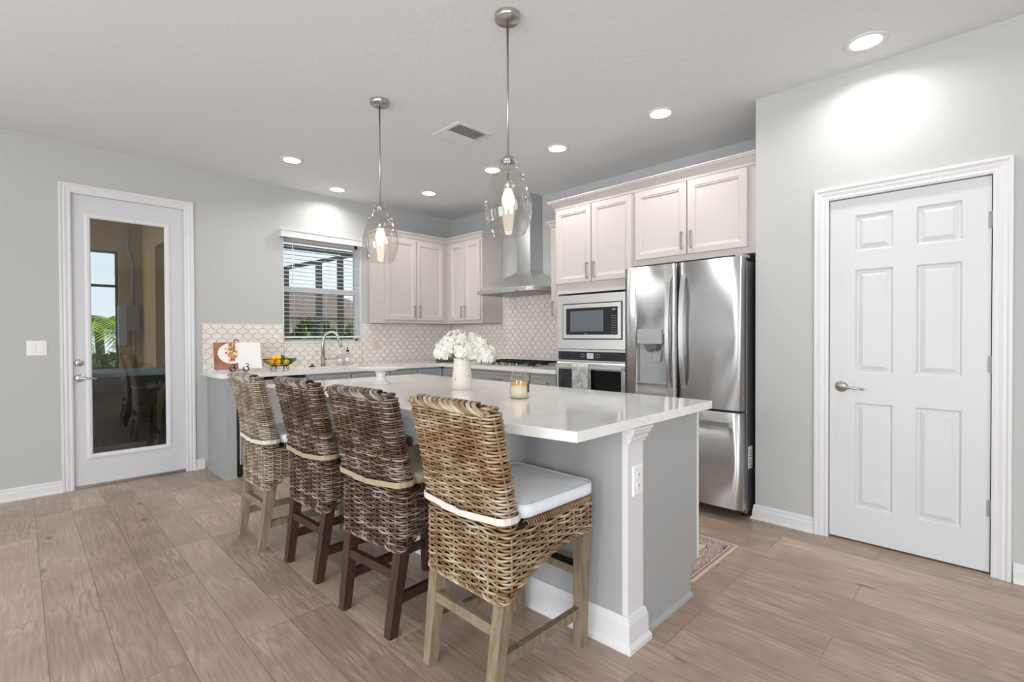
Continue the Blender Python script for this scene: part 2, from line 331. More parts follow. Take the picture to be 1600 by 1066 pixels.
        for i in range(n if closed else n - 1):
            j = (i + 1) % n
            for a in range(k): b = (a + 1) % k; f.append((i * k + a, i * k + b, j * k + b, j * k + a))
        if not closed: f.append(tuple(range(k))); f.append(tuple(range((n - 1) * k, n * k))[::-1])
        return s.add(v, f, mi)
    def grid(s, nu, nv, fn, mi=0, smooth=True):
        v = [fn(i / nu, j / nv) for j in range(nv + 1) for i in range(nu + 1)]
        f = [(j * (nu + 1) + i, j * (nu + 1) + i + 1, (j + 1) * (nu + 1) + i + 1, (j + 1) * (nu + 1) + i) for j in range(nv) for i in range(nu)]
        return s.add(v, f, mi, smooth)
    def ball(s, c, r, sx=1, sy=1, sz=1, seg=16, mi=0):
        pr = [(math.sin(PI * i / 10) , -math.cos(PI * i / 10)) for i in range(11)]; v = []; f = []
        for a, z in pr:
            for k in range(seg): t = 2 * PI * k / seg; v.append((c[0] + r * sx * a * math.cos(t), c[1] + r * sy * a * math.sin(t), c[2] + r * sz * z))
        for i in range(10):
            for k in range(seg): f.append((i * seg + k, i * seg + (k + 1) % seg, (i + 1) * seg + (k + 1) % seg, (i + 1) * seg + k))
        return s.add(v, f, mi, True)
    def obj(s, name, mats, parent=None, fix=True, att=None, loc=None):
        me = bpy.data.meshes.new(name); me.from_pydata(s.v, [], s.f)
        ms = mats if isinstance(mats, (list, tuple)) else [mats]
        for m_ in ms: me.materials.append(MATS[m_])
        me.polygons.foreach_set('material_index', s.m); me.polygons.foreach_set('use_smooth', s.sm)
        if att: a = me.attributes.new(att, 'FLOAT', 'POINT'); a.data.foreach_set('value', s.a)
        if fix:
            bm = bmesh.new(); bm.from_mesh(me); bmesh.ops.recalc_face_normals(bm, faces=bm.faces[:]); bm.to_mesh(me); bm.free()
        o = bpy.data.objects.new(name, me); COL.objects.link(o)
        if parent: o.parent = parent
        if loc: o.location = loc
        return o
def FX(x0):     # a plane facing -x: u = y, v = z
    return lambda u, v, h: (x0 - h, u, v)
def FY(y0):     # a plane facing -y: u = x, v = z
    return lambda u, v, h: (u, y0 - h, v)
ID = lambda x, y, z: (x, y, z)
def tag(o, label, cat, group=None):
    o['label'] = label; o['category'] = cat
    if group: o['group'] = group
    return o
def thing(name, loc, label, cat, rz=0, group=None):
    o = bpy.data.objects.new(name, None); COL.objects.link(o); o.location = loc; o.rotation_euler = (0, 0, rz); o.empty_display_size = 0.1
    return tag(o, label, cat, group)
def struct(o): o['kind'] = 'structure'; return o
def sroot(name, loc=(0, 0, 0)):
    o = bpy.data.objects.new(name, None); COL.objects.link(o); o.location = loc; return struct(o)
def dup(root, loc, rz=0, label=None, group=None):
    r = root.copy(); COL.objects.link(r); r.location = loc; r.rotation_euler = (0, 0, rz)
    if label: r['label'] = label
    if group: r['group'] = group
    for ch in list(root.children):
        c = ch.copy(); COL.objects.link(c); c.parent = r
        for g in ch.children: d = g.copy(); COL.objects.link(d); d.parent = c
    return r
def carve(o, cut):      # cut a recess out of a mesh, then drop the cutter
    md = o.modifiers.new('cut', 'BOOLEAN'); md.operation = 'DIFFERENCE'; md.object = cut; md.solver = 'EXACT'
    bpy.context.view_layer.update(); dg = bpy.context.evaluated_depsgraph_get()
    me = bpy.data.meshes.new_from_object(o.evaluated_get(dg)); o.modifiers.clear(); o.data = me
    bpy.data.objects.remove(cut, do_unlink=True)

# ------------------------------------------------------------------ room shell
H = 2.805; YL = 5.32; XP = 3.496; XK = 4.17; TH = 0.14
struct(MB().box(REAR_X - TH, XK + TH, REAR_Y - TH, YL + TH, -0.12, 0).obj('floor', 'plank_floor'))
struct(MB().box(REAR_X - TH, XK + TH, REAR_Y - TH, YL + TH, H, H + 0.14).obj('ceiling', 'ceiling_paint'))
DX0, DX1, DZ = 0.285, 1.085, 2.425       # exterior door opening
WX0, WX1, WZa, WZb = 1.955, 2.836, 1.165, 2.30   # kitchen window opening
b = MB(); y0, y1 = YL, YL + TH
c0, c1 = ADDED_WINS_L[0]; b.box(REAR_X - TH, c0, y0, y1, 0, H).box(c1, DX0, y0, y1, 0, H).box(c0, c1, y0, y1, 0, WZ0).box(c0, c1, y0, y1, WZ1, H)
b.box(DX0, DX1, y0, y1, DZ, H).box(DX1, WX0, y0, y1, 0, H).box(WX0, WX1, y0, y1, 0, WZa).box(WX0, WX1, y0, y1, WZb, H).box(WX1, XK + TH, y0, y1, 0, H)
struct(b.obj('wall_left', 'wall_paint'))
struct(MB().box(XK, XK + TH, 1.176, YL, 0, H).obj('wall_back', 'wall_paint'))
PY0, PY1, PZ = 0.02, 0.765, 2.06          # pantry door opening
b = MB(); b.box(XP, XP + 0.1, PY1, 1.176, 0, H).box(XP, XP + 0.1, PY0, PY1, PZ, H).box(XP, XP + 0.1, REAR_Y, PY0, 0, H).box(XP + 0.1, XK + TH, 1.076, 1.176, 0, H)
struct(b.obj('wall_right', 'wall_paint'))
struct(MB().box(XK, XK + 0.1, REAR_Y, 1.076, 0, H).obj('wall_pantry', 'wall_paint'))
def rear_wall(name, wins, lo, hi, fn):
    b = MB(); c = lo
    def bx(u0, u1, z0, z1):
        p, q = fn(u0), fn(u1); b.box(min(p[0], q[1 - 1 + 2]), max(p[0], q[2]), min(p[1], q[3]), max(p[1], q[3]), z0, z1)
    for a, e in wins: bx(c, a, 0, H); bx(a, e, 0, WZ0); bx(a, e, WZ1, H); c = e
    bx(c, hi, 0, H); return struct(b.obj(name, 'wall_paint'))
rear_wall('wall_front', ADDED_WINS_X, REAR_Y, YL, lambda u: (REAR_X - TH, u, REAR_X, u))
rear_wall('wall_rear', ADDED_WINS_Y, REAR_X, XP, lambda u: (u, REAR_Y - TH, u, REAR_Y))

# baseboards
BBP = [(0, 0), (0.026, 0), (0.025, 0.010), (0.016, 0.018), (0.014, 0.060), (0.010, 0.070), (0.010, 0.084), (0.005, 0.095), (0, 0.096)]
def board(name, path): struct(MB().sweep(path, BBP, ID).obj(name, 'trim_white'))
board('baseboard_left', [(REAR_X, YL), (0.232, YL)])
board('baseboard_nook', [(1.148, YL), (1.225, YL)])
board('baseboard_right', [(XP + 0.09, 1.176), (XP, 1.176), (XP, 0.828)])
board('baseboard_far_right', [(XP, -0.043), (XP, REAR_Y)])
# door casings
CAS = [(0, 0), (0, 0.010), (0.012, 0.014), (0.022, 0.011), (0.040, 0.017), (0.052, 0.015), (0.060, 0.022), (0.072, 0.022), (0.075, 0.018), (0.075, 0)]
def casing(name, u0, u1, ztop, fn, flip=False):
    path = [(u0, 0.0), (u0, ztop), (u1, ztop), (u1, 0.0)]
    prof = [(-o, h) for o, h in CAS]
    struct(MB().sweep(path, prof, fn).obj(name, 'trim_white'))
casing('trim_1', DX0 + 0.02, DX1 - 0.008, DZ - 0.02, FY(YL))
casing('trim_2', PY0 + 0.018, PY1 - 0.012, PZ - 0.01, FX(XP))

# exterior door ------------------------------------------------------------
d1 = sroot('door_1', (0.68, YL + 0.03, 0))
def P(o): return (-o.location.x, -o.location.y, -o.location.z)
def pobj(b, name, mats, root, **k): return b.obj(name, mats, root, loc=P(root), **k)
b = MB(); yd = YL + 0.02
gx0, gx1, gz0, gz1 = 0.413, 0.945, 0.258, 2.235
sx0, sx1 = DX0 + 0.02, DX1 - 0.01
b.box(sx0, gx0, yd, yd + 0.045, 0.02, DZ - 0.02).box(gx1, sx1, yd, yd + 0.045, 0.02, DZ - 0.02).box(gx0, gx1, yd, yd + 0.045, 0.02, gz0).box(gx0, gx1, yd, yd + 0.045, gz1, DZ - 0.02)
pobj(b, 'slab', 'door_white', d1)
b = MB().sweep([(gx0, gz0), (gx0, gz1), (gx1, gz1), (gx1, gz0)], [(0.022, 0), (0.020, 0.010), (0.008, 0.014), (-0.012, 0.012), (-0.018, 0.004), (-0.018, 0)][::-1] and [(-0.030, 0), (-0.026, 0.008), (-0.010, 0.013), (0.004, 0.011), (0.012, 0.002), (0.012, -0.02), (0, -0.02), (0, 0)], FY(yd), closed=True)
pobj(b, 'lite_frame', 'trim_white', d1)
pobj(MB().box(gx0, gx1, yd + 0.018, yd + 0.024, gz0, gz1), 'pane', 'door_pane_glass', d1)
b = MB(); cx, cz = 0.348, 1.035
def discY(b, cx, cz, r, y, h, seg=28, mi=0, dome=0.0):   # disc facing -y
    pr = [(r, 0), (r, h * 0.6), (r * 0.9, h), (r * 0.45, h + dome), (0.0005, h + dome)]
    v = []; f = []
    for rr, hh in pr:
        for k in range(seg): a = 2 * PI * k / seg; v.append((cx + rr * math.cos(a), y - hh, cz + rr * math.sin(a)))
    for i in range(len(pr) - 1):
        for k in range(seg): f.append((i * seg + k, i * seg + (k + 1) % seg, (i + 1) * seg + (k + 1) % seg, (i + 1) * seg + k))
    f.append(tuple(range(seg))); return b.add(v, f, mi, True)
discY(b, 0.345, 1.03, 0.031, yd, 0.012, dome=0.006); b.box(0.327, 0.363, yd - 0.03, yd - 0.012, 1.024, 1.036, bev=0.002)
pobj(b, 'deadbolt', 'chrome', d1)
b = MB(); discY(b, 0.345, 0.905, 0.033, yd, 0.012, dome=0.008)
b.tube([(0.345, yd - 0.012, 0.905), (0.345, yd - 0.05, 0.905), (0.36, yd - 0.056, 0.905), (0.40, yd - 0.056, 0.903), (0.45, yd - 0.054, 0.898)], [0.011, 0.010, 0.009, 0.007, 0.006], 10)
pobj(b, 'door_handle', 'chrome', d1)
pobj(MB().box(DX0, DX1, YL + 0.0, YL + 0.12, 0.001, 0.018, bev=0.002), 'threshold', 'nickel', d1)
b = MB().box(DX0, DX0 + 0.019, YL + 0.001, YL + TH - 0.001, 0.018, DZ).box(DX1 - 0.009, DX1, YL + 0.001, YL + TH - 0.001, 0.018, DZ).box(DX0, DX1, YL + 0.001, YL + TH - 0.001, DZ - 0.019, DZ)
pobj(b, 'jamb', 'trim_white', d1)

# pantry door ----------------------------------------------------------------
d2 = sroot('door_2', (XP + 0.03, 0.39, 0))
xf = XP + 0.012; b = MB(); dy0, dy1, dz0, dz1 = PY0 + 0.022, PY1 - 0.016, 0.012, PZ - 0.014
cols = [(0.150, 0.340), (0.441, 0.622)]; rows = [(0.212, 0.832), (1.012, 1.622), (1.731, 1.943)]
ys = [dy0, cols[0][0], cols[0][1], cols[1][0], cols[1][1], dy1]; zs = [dz0, rows[0][0], rows[0][1], rows[1][0], rows[1][1], rows[2][0], rows[2][1], dz1]
for i in range(5):
    for j in range(7):
        fn = FX(xf); hole = i in (1, 3) and j in (1, 3, 5)
        if not hole: b.add([fn(ys[i], zs[j], 0), fn(ys[i + 1], zs[j], 0), fn(ys[i + 1], zs[j + 1], 0), fn(ys[i], zs[j + 1], 0)], [(0, 1, 2, 3)])
        else: b.rings(ys[i], ys[i + 1], zs[j], zs[j + 1], [(0, 0), (0.004, -0.003), (0.010, -0.011), (0.017, -0.011), (0.040, -0.001), (0.044, -0.001)], fn)
b.add([(xf, dy0, dz0), (xf, dy1, dz0), (xf, dy1, dz1), (xf, dy0, dz1), (xf + 0.035, dy0, dz0), (xf + 0.035, dy1, dz0), (xf + 0.035, dy1, dz1), (xf + 0.035, dy0, dz1)], [(0, 1, 5, 4), (1, 2, 6, 5), (2, 3, 7, 6), (3, 0, 4, 7), (4, 5, 6, 7)])
pobj(b, 'slab', 'door_white', d2)
b = MB()
def discX(b, cy, cz, r, x, h, seg=28, mi=0, dome=0.0):
    t = MB(); discY(t, cy, cz, r, x, h, seg, mi, dome); b.add([(q[1], q[0], q[2]) for q in t.v], t.f, mi, True); return b
discX(b, 0.688, 0.925, 0.033, xf, 0.011, dome=0.008)
b.tube([(xf - 0.012, 0.688, 0.925), (xf - 0.045, 0.688, 0.925), (xf - 0.052, 0.675, 0.925), (xf - 0.053, 0.62, 0.922), (xf - 0.051, 0.570, 0.916)], [0.011, 0.010, 0.009, 0.007, 0.006], 10)
pobj(b, 'door_handle', 'nickel', d2)
for z in (0.341, 1.081, 1.822):
    b = MB(); b.tube([(xf - 0.006, dy0 - 0.006, z - 0.045), (xf - 0.006, dy0 - 0.006, z + 0.045)], 0.006, 8); b.box(xf - 0.004, xf + 0.001, dy0 - 0.001, dy0 + 0.012, z - 0.042, z + 0.042)
    pobj(b, 'hinge', 'hinge_metal', d2)
b = MB().box(XP + 0.001, XP + 0.099, PY0, PY0 + 0.018, 0, PZ).box(XP + 0.001, XP + 0.099, PY1 - 0.012, PY1, 0, PZ).box(XP + 0.001, XP + 0.099, PY0, PY1, PZ - 0.010, PZ)
pobj(b, 'jamb', 'trim_white', d2)
pobj(MB().box(XP + 0.085, XP + 0.095, PY0, PY1, 0, PZ), 'dark_backing', 'cab_dark', d2)

# kitchen window ---------------------------------------------------------------
w1 = sroot('window_1', (2.4, YL + 0.07, WZa)); yw = YL + 0.085
b = MB(); fw = 0.035; zm = 1.745
b.box(WX0, WX0 + fw, yw, yw + 0.05, WZa, WZb).box(WX1 - fw, WX1, yw, yw + 0.05, WZa, WZb).box(WX0, WX1, yw, yw + 0.05, WZa, WZa + 0.04).box(WX0, WX1, yw, yw + 0.05, WZb - 0.04, WZb).box(WX0, WX1, yw - 0.008, yw + 0.05, zm - 0.03, zm + 0.03)
pobj(b, 'window_frame', 'trim_white', w1)
pobj(MB().box(WX0 + fw, WX1 - fw, yw + 0.022, yw + 0.027, WZa + 0.04, WZb - 0.04), 'pane', 'pane_glass', w1)
b = MB().box(WX0 - 0.0, WX1 + 0.0, YL - 0.012, YL + 0.085, WZa, WZa + 0.018, bev=0.002).box(WX0, WX0 + 0.006, YL + 0.001, yw, WZa + 0.018, WZb).box(WX1 - 0.006, WX1, YL + 0.001, yw, WZa + 0.018, WZb)
pobj(b, 'window_sill', 'trim_white', w1)
bl = thing('window_blind', (2.4, YL + 0.04, WZb), 'white horizontal slat blind hanging in the window above the sink', 'window blind')
b = MB(); zz = WZb - 0.06; n = 0
while zz > WZa + 0.085: b.box(WX0 + 0.012, WX1 - 0.012, YL + 0.018, YL + 0.066, zz - 0.0015, zz + 0.0015); zz -= 0.0435
pobj(b, 'slats', 'slat', bl)
pobj(MB().box(WX0 + 0.010, WX1 - 0.010, YL + 0.018, YL + 0.066, WZa + 0.058, WZa + 0.075, bev=0.003), 'bottom_rail', 'white_plastic', bl)
b = MB().sweep([(WX0 - 0.035, YL - 0.001), (WX0 - 0.035, YL - 0.055), (WX1 + 0.02, YL - 0.055), (WX1 + 0.02, YL - 0.001)], [(0, 2.275), (0.0, 2.352), (0.012, 2.352), (0.012, 2.344), (0.004, 2.334), (0.004, 2.285), (0.008, 2.275)][::-1], ID)
b.box(WX0 - 0.033, WX1 + 0.018, YL - 0.05, YL - 0.001, 2.343, 2.350)
pobj(b, 'valance', 'trim_white', bl)
b = MB()
for x in (WX0 + 0.12, 2.42, WX1 - 0.12): b.tube([(x, YL + 0.017, WZa + 0.07), (x, YL + 0.017, WZb - 0.05)], 0.0012, 4)
pobj(b, 'ladder_cord', 'white_plastic', bl)
pobj(MB().tube([(WX0 + 0.10, YL + 0.008, 1.80), (WX0 + 0.10, YL + 0.008, WZb - 0.04)], 0.0045, 6), 'tilt_wand', 'white_plastic', bl)

# switch plate
def rocker_plate(cx, cz, n, label):
    t = thing('light_switch_plate', (cx, YL, cz), label, 'light switch'); hw = 0.035 + 0.023 * (n - 1)
    b = MB().rings(-hw, hw, -0.058, 0.058, [(0, 0), (0.0, 0.003), (0.004, 0.006)], lambda u, v, h: (u, -h, v)); b.obj('plate', 'white_plastic', t)
    for k in range(n):
        u = (k - (n - 1) / 2) * 0.046
        MB().rings(u - 0.016, u + 0.016, -0.033, 0.033, [(0, 0.006), (0.001, 0.0075), (0.002, 0.009)], lambda u_, v, h: (u_, -h, v)).obj('rocker', 'white_plastic', t)
rocker_plate(0.098, 1.156, 2, 'white double rocker switch plate on the wall left of the glass door')

# ------------------------------------------------------------------ backsplash
def clip(poly, x0, x1, y0, y1):
    def cl(P_, ins, inter):
        out = []
        for i in range(len(P_)):
            a, c = P_[i - 1], P_[i]
            if ins(c):
                if not ins(a): out.append(inter(a, c))
                out.append(c)
            elif ins(a): out.append(inter(a, c))
        return out
    def ix(x): return lambda a, c: (x, a[1] + (c[1] - a[1]) * (x - a[0]) / (c[0] - a[0]))
    def iy(y): return lambda a, c: (a[0] + (c[0] - a[0]) * (y - a[1]) / (c[1] - a[1]), y)
    for ins, it in ((lambda p: p[0] >= x0, ix(x0)), (lambda p: p[0] <= x1, ix(x1)), (lambda p: p[1] >= y0, iy(y0)), (lambda p: p[1] <= y1, iy(y1))):
        poly = cl(poly, ins, it)
        if len(poly) < 3: return []
    return poly
TW, THt = 0.092, 0.094
def tile_outline(k=1.0):
    hw, s, tip = TW / 2, 0.013, THt / 2 - 0.013
    q = []
    for i in range(0, 7):
        t = i / 6; q.append((hw * (1 - t), s + (tip - s) * (t - 0.085 * math.sin(2 * PI * t))))
    pts = q + [(-x, y) for x, y in q[::-1][1:]]; pts = pts + [(-x, -y) for x, y in pts]
    return [(x * k, y * k) for x, y in pts]
def tiles(name, rects, fn, u_off=0, v_off=0.0):
    b = MB(); o1, o2 = tile_outline(0.965), tile_outline(0.93)
    for (u0, u1, v0, v1) in rects:
        b.add([fn(u0, v0, 0.003), fn(u1, v0, 0.003), fn(u1, v1, 0.003), fn(u0, v1, 0.003)], [(0, 1, 2, 3)], 1)
        b.add([fn(u0, v0, 0), fn(u1, v0, 0), fn(u1, v1, 0), fn(u0, v1, 0), fn(u0, v0, 0.006), fn(u1, v0, 0.006), fn(u1, v1, 0.006), fn(u0, v1, 0.006)], [(3, 2, 6, 7), (0, 3, 7, 4), (1, 2, 6, 5)], 0)
        for j in range(-2, int((v1 - v0 + 0.2) / (THt / 2)) + 2):
            for i in range(-2, int((u1 - u0 + 0.2) / TW) + 2):
                cu = math.floor(u0 / TW) * TW + i * TW + (TW / 2 if (j % 2) else 0) + u_off; cv = 0.914 + j * THt / 2 + v_off
                a = clip([(cu + x, cv + y) for x, y in o1], u0 + .001, u1 - .001, v0, v1 - .001); c = clip([(cu + x, cv + y) for x, y in o2], u0 + .003, u1 - .003, v0, v1 - .003)
                if len(a) < 3: continue
                if len(a) == len(c): b.add([fn(x, y, 0.003) for x, y in a] + [fn(x, y, 0.0055) for x, y in a] + [fn(x, y, 0.0068) for x, y in c], [tuple(range(2 * len(a), 3 * len(a)))] + [(k, (k + 1) % len(a), len(a) + (k + 1) % len(a), len(a) + k) for k in range(2 * len(a)) if k != len(a) - 1 and k != 2 * len(a) - 1] + [(len(a) - 1, 0, len(a), 2 * len(a) - 1), (2 * len(a) - 1, len(a), 2 * len(a), 3 * len(a) - 1)], 0)
                else: b.add([fn(x, y, 0.003) for x, y in a] + [fn(x, y, 0.0062) for x, y in a], [tuple(range(len(a), 2 * len(a)))] + [(k, (k + 1) % len(a), len(a) + (k + 1) % len(a), len(a) + k) for k in range(len(a))], 0)
    o = struct(b.obj(name, ['tile', 'grout'], fix=True)); return o
tiles('trim_3', [(1.212, 1.953, 0.9145, 1.368), (1.953, 2.838, 0.9145, 1.164), (2.838, 4.162, 0.9145, 1.388)], FY(YL))
tiles('trim_4', [(2.962, 3.262, 0.9145, 1.384), (3.262, 4.318, 0.9145, 1.76), (4.318, 5.313, 0.9145, 1.384)], FX(XK))

# ------------------------------------------------------------------ cabinets
DOORP = [(0, 0), (0, 0.017), (0.003, 0.020), (0.046, 0.020), (0.052, 0.016), (0.058, 0.0155), (0.064, 0.008), (0.068, 0.007)]
DRWP = [(0, 0), (0, 0.017), (0.003, 0.020), (0.022, 0.020), (0.028, 0.014), (0.032, 0.013)]
def handle(root, fn, u, v0, v1, horiz=False):
    b = MB(); g = lambda a, c, h: (fn(c, a, h) if horiz else fn(a, c, h))
    def bx(a0, a1, c0, c1, h0, h1):
        p = [g(a, c, h) for h in (h0, h1) for c in (c0, c1) for a in (a0, a1)]
        b.add(p, [(0, 2, 3, 1), (4, 5, 7, 6), (0, 1, 5, 4), (2, 6, 7, 3), (0, 4, 6, 2), (1, 3, 7, 5)])
    bx(u - 0.005, u + 0.005, v0, v1, 0.042, 0.050); bx(u - 0.005, u + 0.005, v0, v0 + 0.012, 0.02, 0.043); bx(u - 0.005, u + 0.005, v1 - 0.012, v1, 0.02, 0.043)
    return b.obj('handle', 'nickel', root)
def door(root, fn, u0, u1, v0, v1, m, hside=None, hz=None, hl=0.14, prof=DOORP, name='door', hh=False):
    d = MB().rings(u0, u1, v0, v1, prof, fn).obj(name, m, root, loc=P(root))
    if hside is not None:
        if hh: handle(d, fn, (v0 + v1) / 2, hside - hl / 2, hside + hl / 2, True)
        else: handle(d, fn, hside, hz, hz + hl)
    return d
def crownprof(z0, z1, pr):
    h = z1 - z0
    return [(0, z0), (0.010, z0), (0.012, z0 + h * .22), (pr * .45, z0 + h * .45), (pr * .6, z0 + h * .62), (pr * .85, z0 + h * .75), (pr * .9, z0 + h * .86), (pr, z0 + h * .9), (pr, z1), (0, z1)]

# upper cabinet by the window
UZ0, UZ1 = 1.392, 2.405
t = thing('upper_cabinet', (3.37, 4.99, UZ0), 'beige two-door upper cabinet mounted between the window and the room corner', 'kitchen cabinet')
pobj(MB().box(2.935, XK - 0.003, 4.99, YL - 0.008, UZ0, UZ1), 'body', 'cab_beige', t)
fn = FY(4.99); door(t, fn, 2.962, 3.367, UZ0 + 0.035, UZ1 - 0.035, 'cab_beige', 3.332, 1.46); door(t, fn, 3.375, 3.775, UZ0 + 0.035, UZ1 - 0.035, 'cab_beige', 3.410, 1.46)
pobj(MB().sweep([(2.935, YL - 0.008), (2.935, 4.99), (3.838, 4.99)][::-1], [(-o, z) for o, z in crownprof(UZ1 - 0.005, UZ1 + 0.055, 0.045)], ID) if False else MB().sweep([(2.935, YL - 0.008), (2.935, 4.99), (3.838, 4.99)], crownprof(UZ1 - 0.005, UZ1 + 0.055, 0.045), ID), 'crown', 'cab_beige', t)
# upper cabinet beside the hood
t = thing('upper_cabinet', (3.84, 4.65, UZ0), 'beige two-door upper cabinet mounted between the room corner and the range hood', 'kitchen cabinet')
pobj(MB().box(3.84, XK - 0.008, 4.318, 4.988, UZ0, UZ1), 'body', 'cab_beige', t)
fn = FX(3.84); door(t, fn, 4.632, 4.915, UZ0 + 0.035, UZ1 - 0.035, 'cab_beige', 4.662, 1.46); door(t, fn, 4.345, 4.624, UZ0 + 0.035, UZ1 - 0.035, 'cab_beige', 4.594, 1.46)
pobj(MB().sweep([(3.84, 4.988), (3.84, 4.318), (XK - 0.008, 4.318)], crownprof(UZ1 - 0.005, UZ1 + 0.055, 0.045), ID), 'crown', 'cab_beige', t)
# narrow cabinet
t = thing('upper_cabinet', (3.84, 3.11, UZ0), 'narrow beige upper cabinet squeezed between the range hood and the oven tower', 'kitchen cabinet')
pobj(MB().box(3.84, XK - 0.008, 2.962, 3.262, UZ0, UZ1 - 0.06), 'body', 'cab_beige', t)
door(t, FX(3.84), 2.985, 3.245, UZ0 + 0.035, UZ1 - 0.095, 'cab_beige', 3.215, 1.44)
pobj(MB().sweep([(XK - 0.008, 3.262), (3.84, 3.262), (3.84, 2.962)], crownprof(UZ1 - 0.070, UZ1 - 0.012, 0.045), ID), 'crown', 'cab_beige', t)

# oven tower
OX = 3.56; TOP = 2.405
t = thing('oven_cabinet', (OX, 2.54, 0), 'tall beige cabinet tower holding the microwave and wall oven', 'kitchen cabinet')
b = MB(); b.box(OX, XK - 0.003, 2.142, 2.160, 0.1, TOP).box(OX, XK - 0.003, 2.940, 2.958, 0.1, TOP).box(OX, XK - 0.003, 2.160, 2.940, 1.62, TOP).box(OX, XK - 0.003, 2.160, 2.940, 0.1, 0.42).box(OX + 0.58, XK - 0.003, 2.160, 2.940, 0.42, 1.62)
b.box(OX + 0.06, XK - 0.003, 2.142, 2.958, 0.0, 0.1)
pobj(b, 'body', 'cab_beige', t)
fn = FX(OX); door(t, fn, 2.556, 2.955, 1.712, 2.392, 'cab_beige', 2.590, 1.74); door(t, fn, 2.152, 2.548, 1.712, 2.392, 'cab_beige', 2.514, 1.74)
door(t, fn, 2.152, 2.955, 0.12, 0.40, 'cab_beige', prof=DRWP, name='drawer')
t.children[0].name = 'body'
pobj(MB().sweep([(XK - 0.003, 2.958), (OX, 2.958), (OX, 2.142)], crownprof(TOP - 0.004, 2.480, 0.062), ID), 'crown', 'cab_beige', t)
# fridge cabinet
t = thing('fridge_cabinet', (OX, 1.67, 1.8), 'beige two-door cabinet built in above the refrigerator', 'kitchen cabinet')
pobj(MB().box(OX, XK - 0.003, 1.180, 2.140, 1.80, TOP), 'body', 'cab_beige', t)
door(t, fn, 1.684, 2.118, 1.845, 2.392, 'cab_beige', 1.716, 1.885, 0.13); door(t, fn, 1.246, 1.676, 1.845, 2.392, 'cab_beige', 1.644, 1.885, 0.13)
pobj(MB().sweep([(OX, 2.141), (OX, 1.180)], crownprof(TOP - 0.004, 2.480, 0.062), ID), 'crown', 'cab_beige', t)

# base cabinets (grey), left run: y front 4.72
BY = 4.735; BX = 3.575; CT0, CT1 = 0.876, 0.914
def base_y(x0, x1, nd, label, void=False):
    t = thing('base_cabinet', ((x0 + x1) / 2, BY, 0), label, 'kitchen cabinet')
    b = MB(); b.box(x0, x1, BY, YL - 0.004, 0.10, 0.66 if void else CT0 - 0.001).box(x0, x1, BY + 0.07, YL - 0.004, 0, 0.10); 
    if void: b.box(x0, x1, BY, BY + 0.018, 0.66, CT0 - 0.001).box(x0, x0 + 0.018, BY + .018, YL - 0.004, 0.66, CT0 - 0.001).box(x1 - 0.018, x1, BY + .018, YL - 0.004, 0.66, CT0 - 0.001)
    pobj(b, 'body', 'cab_grey', t)
    wd = (x1 - x0) / nd; fn = FY(BY)
    for k in range(nd):
        a, c = x0 + k * wd + 0.008, x0 + (k + 1) * wd - 0.008
        door(t, fn, a, c, 0.715, 0.850, 'cab_grey', (a + c) / 2, hh=True, prof=DRWP, name='drawer')
        door(t, fn, a, c, 0.115, 0.700, 'cab_grey', c - 0.03 if k % 2 == 0 else a + 0.03, 0.54)
    return t
t = thing('end_panel', (1.29, 4.75, 0), 'grey cabinet end panel under the left end of the back counter', 'kitchen cabinet')
pobj(MB().box(1.252, 1.338, 4.745, YL - 0.004, 0.0, CT0 - 0.001), 'body', 'cab_grey', t)
pobj(MB().sweep([(1.252, YL - 0.026), (1.252, 4.745), (1.338, 4.745)], [(0, 0), (0.014, 0), (0.012, 0.012), (0.0, 0.02)], ID), 'shoe_moulding', 'cab_grey', t)
t = thing('dishwasher', (1.64, BY, 0), 'stainless dishwasher under the back counter beside the grey end panel', 'dishwasher')
pobj(MB().box(1.345, 1.945, BY + 0.02, YL - 0.06, 0.02, 0.86), 'body', 'black_plastic', t)
pobj(MB().box(1.352, 1.938, BY - 0.03, BY + 0.018, 0.12, 0.845, bev=0.004), 'door', 'steel', t)
pobj(MB().tube([(1.40, BY - 0.031, 0.79), (1.40, BY - 0.075, 0.79), (1.89, BY - 0.075, 0.79), (1.89, BY - 0.031, 0.79)], 0.011, 10), 'handle', 'steel_plain', t)
base_y(1.95, 2.85, 2, 'grey two-door base cabinet under the sink', True)
base_y(2.855, 3.555, 2, 'grey base cabinet between the sink cabinet and the corner')
def base_x(y0, y1, nd, label):
    t = thing('base_cabinet', (BX, (y0 + y1) / 2, 0), label, 'kitchen cabinet')
    b = MB(); b.box(BX, XK - 0.004, y0, y1, 0.10, CT0 - 0.001).box(BX + 0.07, XK - 0.004, y0, y1, 0, 0.10); pobj(b, 'body', 'cab_grey', t)
    wd = (y1 - y0) / nd; fn = FX(BX)
    for k in range(nd):
        a, c = y0 + k * wd + 0.008, y0 + (k + 1) * wd - 0.008
        door(t, fn, a, c, 0.715, 0.850, 'cab_grey', (a + c) / 2, hh=True, prof=DRWP, name='drawer')
        door(t, fn, a, c, 0.115, 0.700, 'cab_grey', a + 0.03, 0.54)
    return t
base_x(2.962, 3.30, 1, 'narrow grey base cabinet beside the oven tower')
base_x(3.305, 4.205, 1, 'wide grey base cabinet under the gas cooktop')
base_x(4.21, 4.73, 1, 'grey base cabinet right of the corner, beyond the cooktop')

